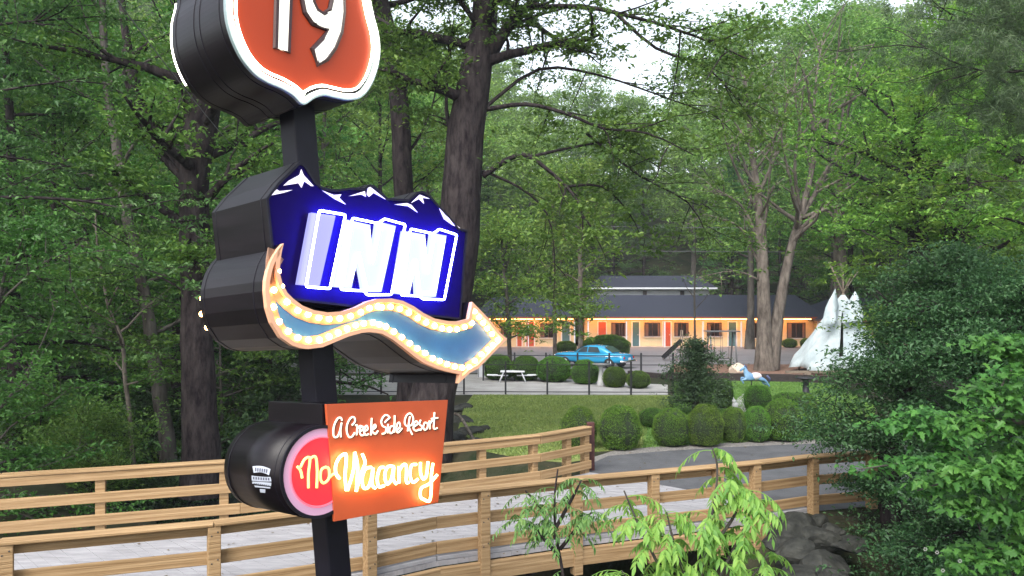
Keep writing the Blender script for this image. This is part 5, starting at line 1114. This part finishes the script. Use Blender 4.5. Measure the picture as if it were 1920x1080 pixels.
for s in (-1, 1):
    for dy in (-.28, .28): MB().tube([(q.x+s*.42, q.y+dy, .48), (q.x+s*.62, q.y+dy, 0)], .035, 6).build('leg', M_pl, tb)
    MB().tube([(q.x+s*.2, q.y-.1, .31), (q.x+s*.95, q.y-.1, .31)], .03, 6).build('strut', M_pl, tb)
q = G(910, 708); tag(MB().box((q.x, q.y, .42), (.75, .1, .8)).box((q.x-.34, q.y+.02, .43), (.06,.14,.86)).box((q.x+.34, q.y+.02, .43), (.06,.14,.86)).build('deck_sign', M_wht, org=(q.x, q.y, 0), bevel=.01), 'small white board standing at the pool deck left of the table', 'board')
q = G(1127, 724); mb = MB(); mb.tube([(q.x, q.y, 0), (q.x, q.y, .12), (q.x, q.y, .8), (q.x, q.y, .9)], [.26, .17, .07, .12], 12); mb.tube([(q.x, q.y, .9), (q.x, q.y, 1.0)], [.18, .42], 16); tag(mb.build('birdbath', mat('pale_stone', (.42,.42,.42), .8, var=.15, scale=8), org=(q.x, q.y, 0)), 'pale stone birdbath between two hedge shrubs', 'birdbath')
q = G(1378, 778); mb = MB().ball((q.x, q.y, .12), .16, 10, 7, (1, .8, .9)).ball((q.x, q.y, .32), .11, 10, 7).ball((q.x-.03, q.y, .45), .075, 10, 7).tube([(q.x-.03, q.y, .5), (q.x-.05, q.y, .58)], [.03, .01], 6); tag(mb.build('garden_statue', MATS['pale_stone'], org=(q.x, q.y, 0)), 'small pale garden statue beside the path and young pine', 'statue')
for x_, y_ in ((430, 752), (470, 760)):
    pass
# utility lines
M_wire = mat('wire', (.10, .10, .11), .6)
def wire(a, b, sag, label, r=.012, n=16):
    pts = []
    for i in range(n+1):
        p = a.lerp(b, i/n); p = p.copy(); p.z -= sag*4*(i/n)*(1-i/n); pts.append(p)
    tag(MB().tube(pts, r, 5).build('overhead_wire', M_wire, org=a), label, 'wire')
wire(P(-200, 392, 58), P(2200, 428, 58), .5, 'upper thin utility wire crossing in front of the woods', .02); wire(P(-200, 442, 58), P(2200, 470, 58), .5, 'lower thin utility wire crossing in front of the woods', .02)
wire(P(190, -40, 9), P(430, 268, 16), .05, 'pale slanting guy wire at the upper left', .008)

# grass blades on the lawns (uncountable)
def grass(name, poly, n, h, leafm, seed, label):
    rr = r_(seed); P_ = np.array([(p.x, p.y) for p in poly]); lo_, hi_ = P_.min(0), P_.max(0); c = lo_ + rr.random((n*3, 2))*(hi_-lo_); ins = np.zeros(len(c), bool); j = len(P_)-1
    for i in range(len(P_)):
        xi, yi = P_[i]; xj, yj = P_[j]; ins ^= ((yi > c[:, 1]) != (yj > c[:, 1])) & (c[:, 0] < (xj-xi)*(c[:, 1]-yi)/(yj-yi+1e-12)+xi); j = i
    c = c[ins][:n]; n = len(c); a = rr.random(n)*6.28; w_ = .012 + .012*rr.random(n); hh = h*(.4+.9*rr.random(n)); ln = rr.normal(size=(n, 2))*.03
    b0 = np.stack([c[:, 0]-np.cos(a)*w_, c[:, 1]-np.sin(a)*w_, np.zeros(n)], 1); b1 = np.stack([c[:, 0]+np.cos(a)*w_, c[:, 1]+np.sin(a)*w_, np.zeros(n)], 1)
    t_ = np.stack([c[:, 0]+ln[:, 0], c[:, 1]+ln[:, 1], hh], 1); V = np.stack([b0, b1, t_], 1).reshape(-1, 3)
    o = link(name, npmesh(name, V, np.arange(3*n).reshape(n, 3), leafm, False, rr.random(n)), None, (0, 0, .005)); tag(o, label, None, None, 'stuff')
L_grass = leafmat('leaf_grass', (.21, .275, .075), .3, vv=.5, hv=.03); L_grass2 = leafmat('leaf_grass_green', (.14, .27, .055), .3, vv=.4)
grass('grass', g2((860, 805), (872, 760), (890, 741), (1262, 743), (1262, 770), (1215, 800), (1205, 838), (1112, 848), (1105, 858), (1060, 864), (985, 862), (905, 846)), 60000, .05, L_grass, 5, 'short olive grass of the lawn beyond the bridge')
grass('grass', g2((1262, 748), (1262, 714), (1560, 718), (1640, 760), (1640, 818), (1520, 824), (1300, 836), (1205, 842), (1206, 800)), 50000, .045, L_grass2, 6, 'short bright grass of the playground lawn')

# evening haze in the air over the creek valley
hb = MB().box((0, 85, 27), (460, 210, 64)).build('haze', (lambda m: m)(bpy.data.materials.new('haze_air')))
_m = bpy.data.materials['haze_air']; _m.use_nodes = True; _n, _l = NT(_m); _n.remove(_n['Principled BSDF'])
_v = _n.new('ShaderNodeVolumePrincipled'); _v.inputs['Color'].default_value = (.85, .93, 1, 1); _v.inputs['Density'].default_value = .0005; _v.inputs['Anisotropy'].default_value = .2
_l.new(_v.outputs[0], _n['Material Output'].inputs['Volume']); tag(hb, 'thin evening haze over the valley', None, None, 'stuff')

# fallen leaves and twigs on the driveway, deck and lawn edge
_r = r_(91); n = 2600; c = np.stack([_r.uniform(-6, 14, n), _r.uniform(10, 30, n), np.full(n, .035)], 1)
keep = (c[:, 1] - .448*c[:, 0] > 11.8) & ~((c[:, 1] - .448*c[:, 0] > 15.4) & (c[:, 0] < 0)); c = c[keep]
v, q, r = leaves(_r, c, .05, 3, .4, .6, .05); tag(link('leaf_litter', npmesh('leaf_litter', v, q, leafmat('leaf_litter', (.10, .075, .03), .1, vv=.7, hv=.05), False, r)), 'scattered fallen leaves on the driveway and bridge deck', None, None, 'stuff')
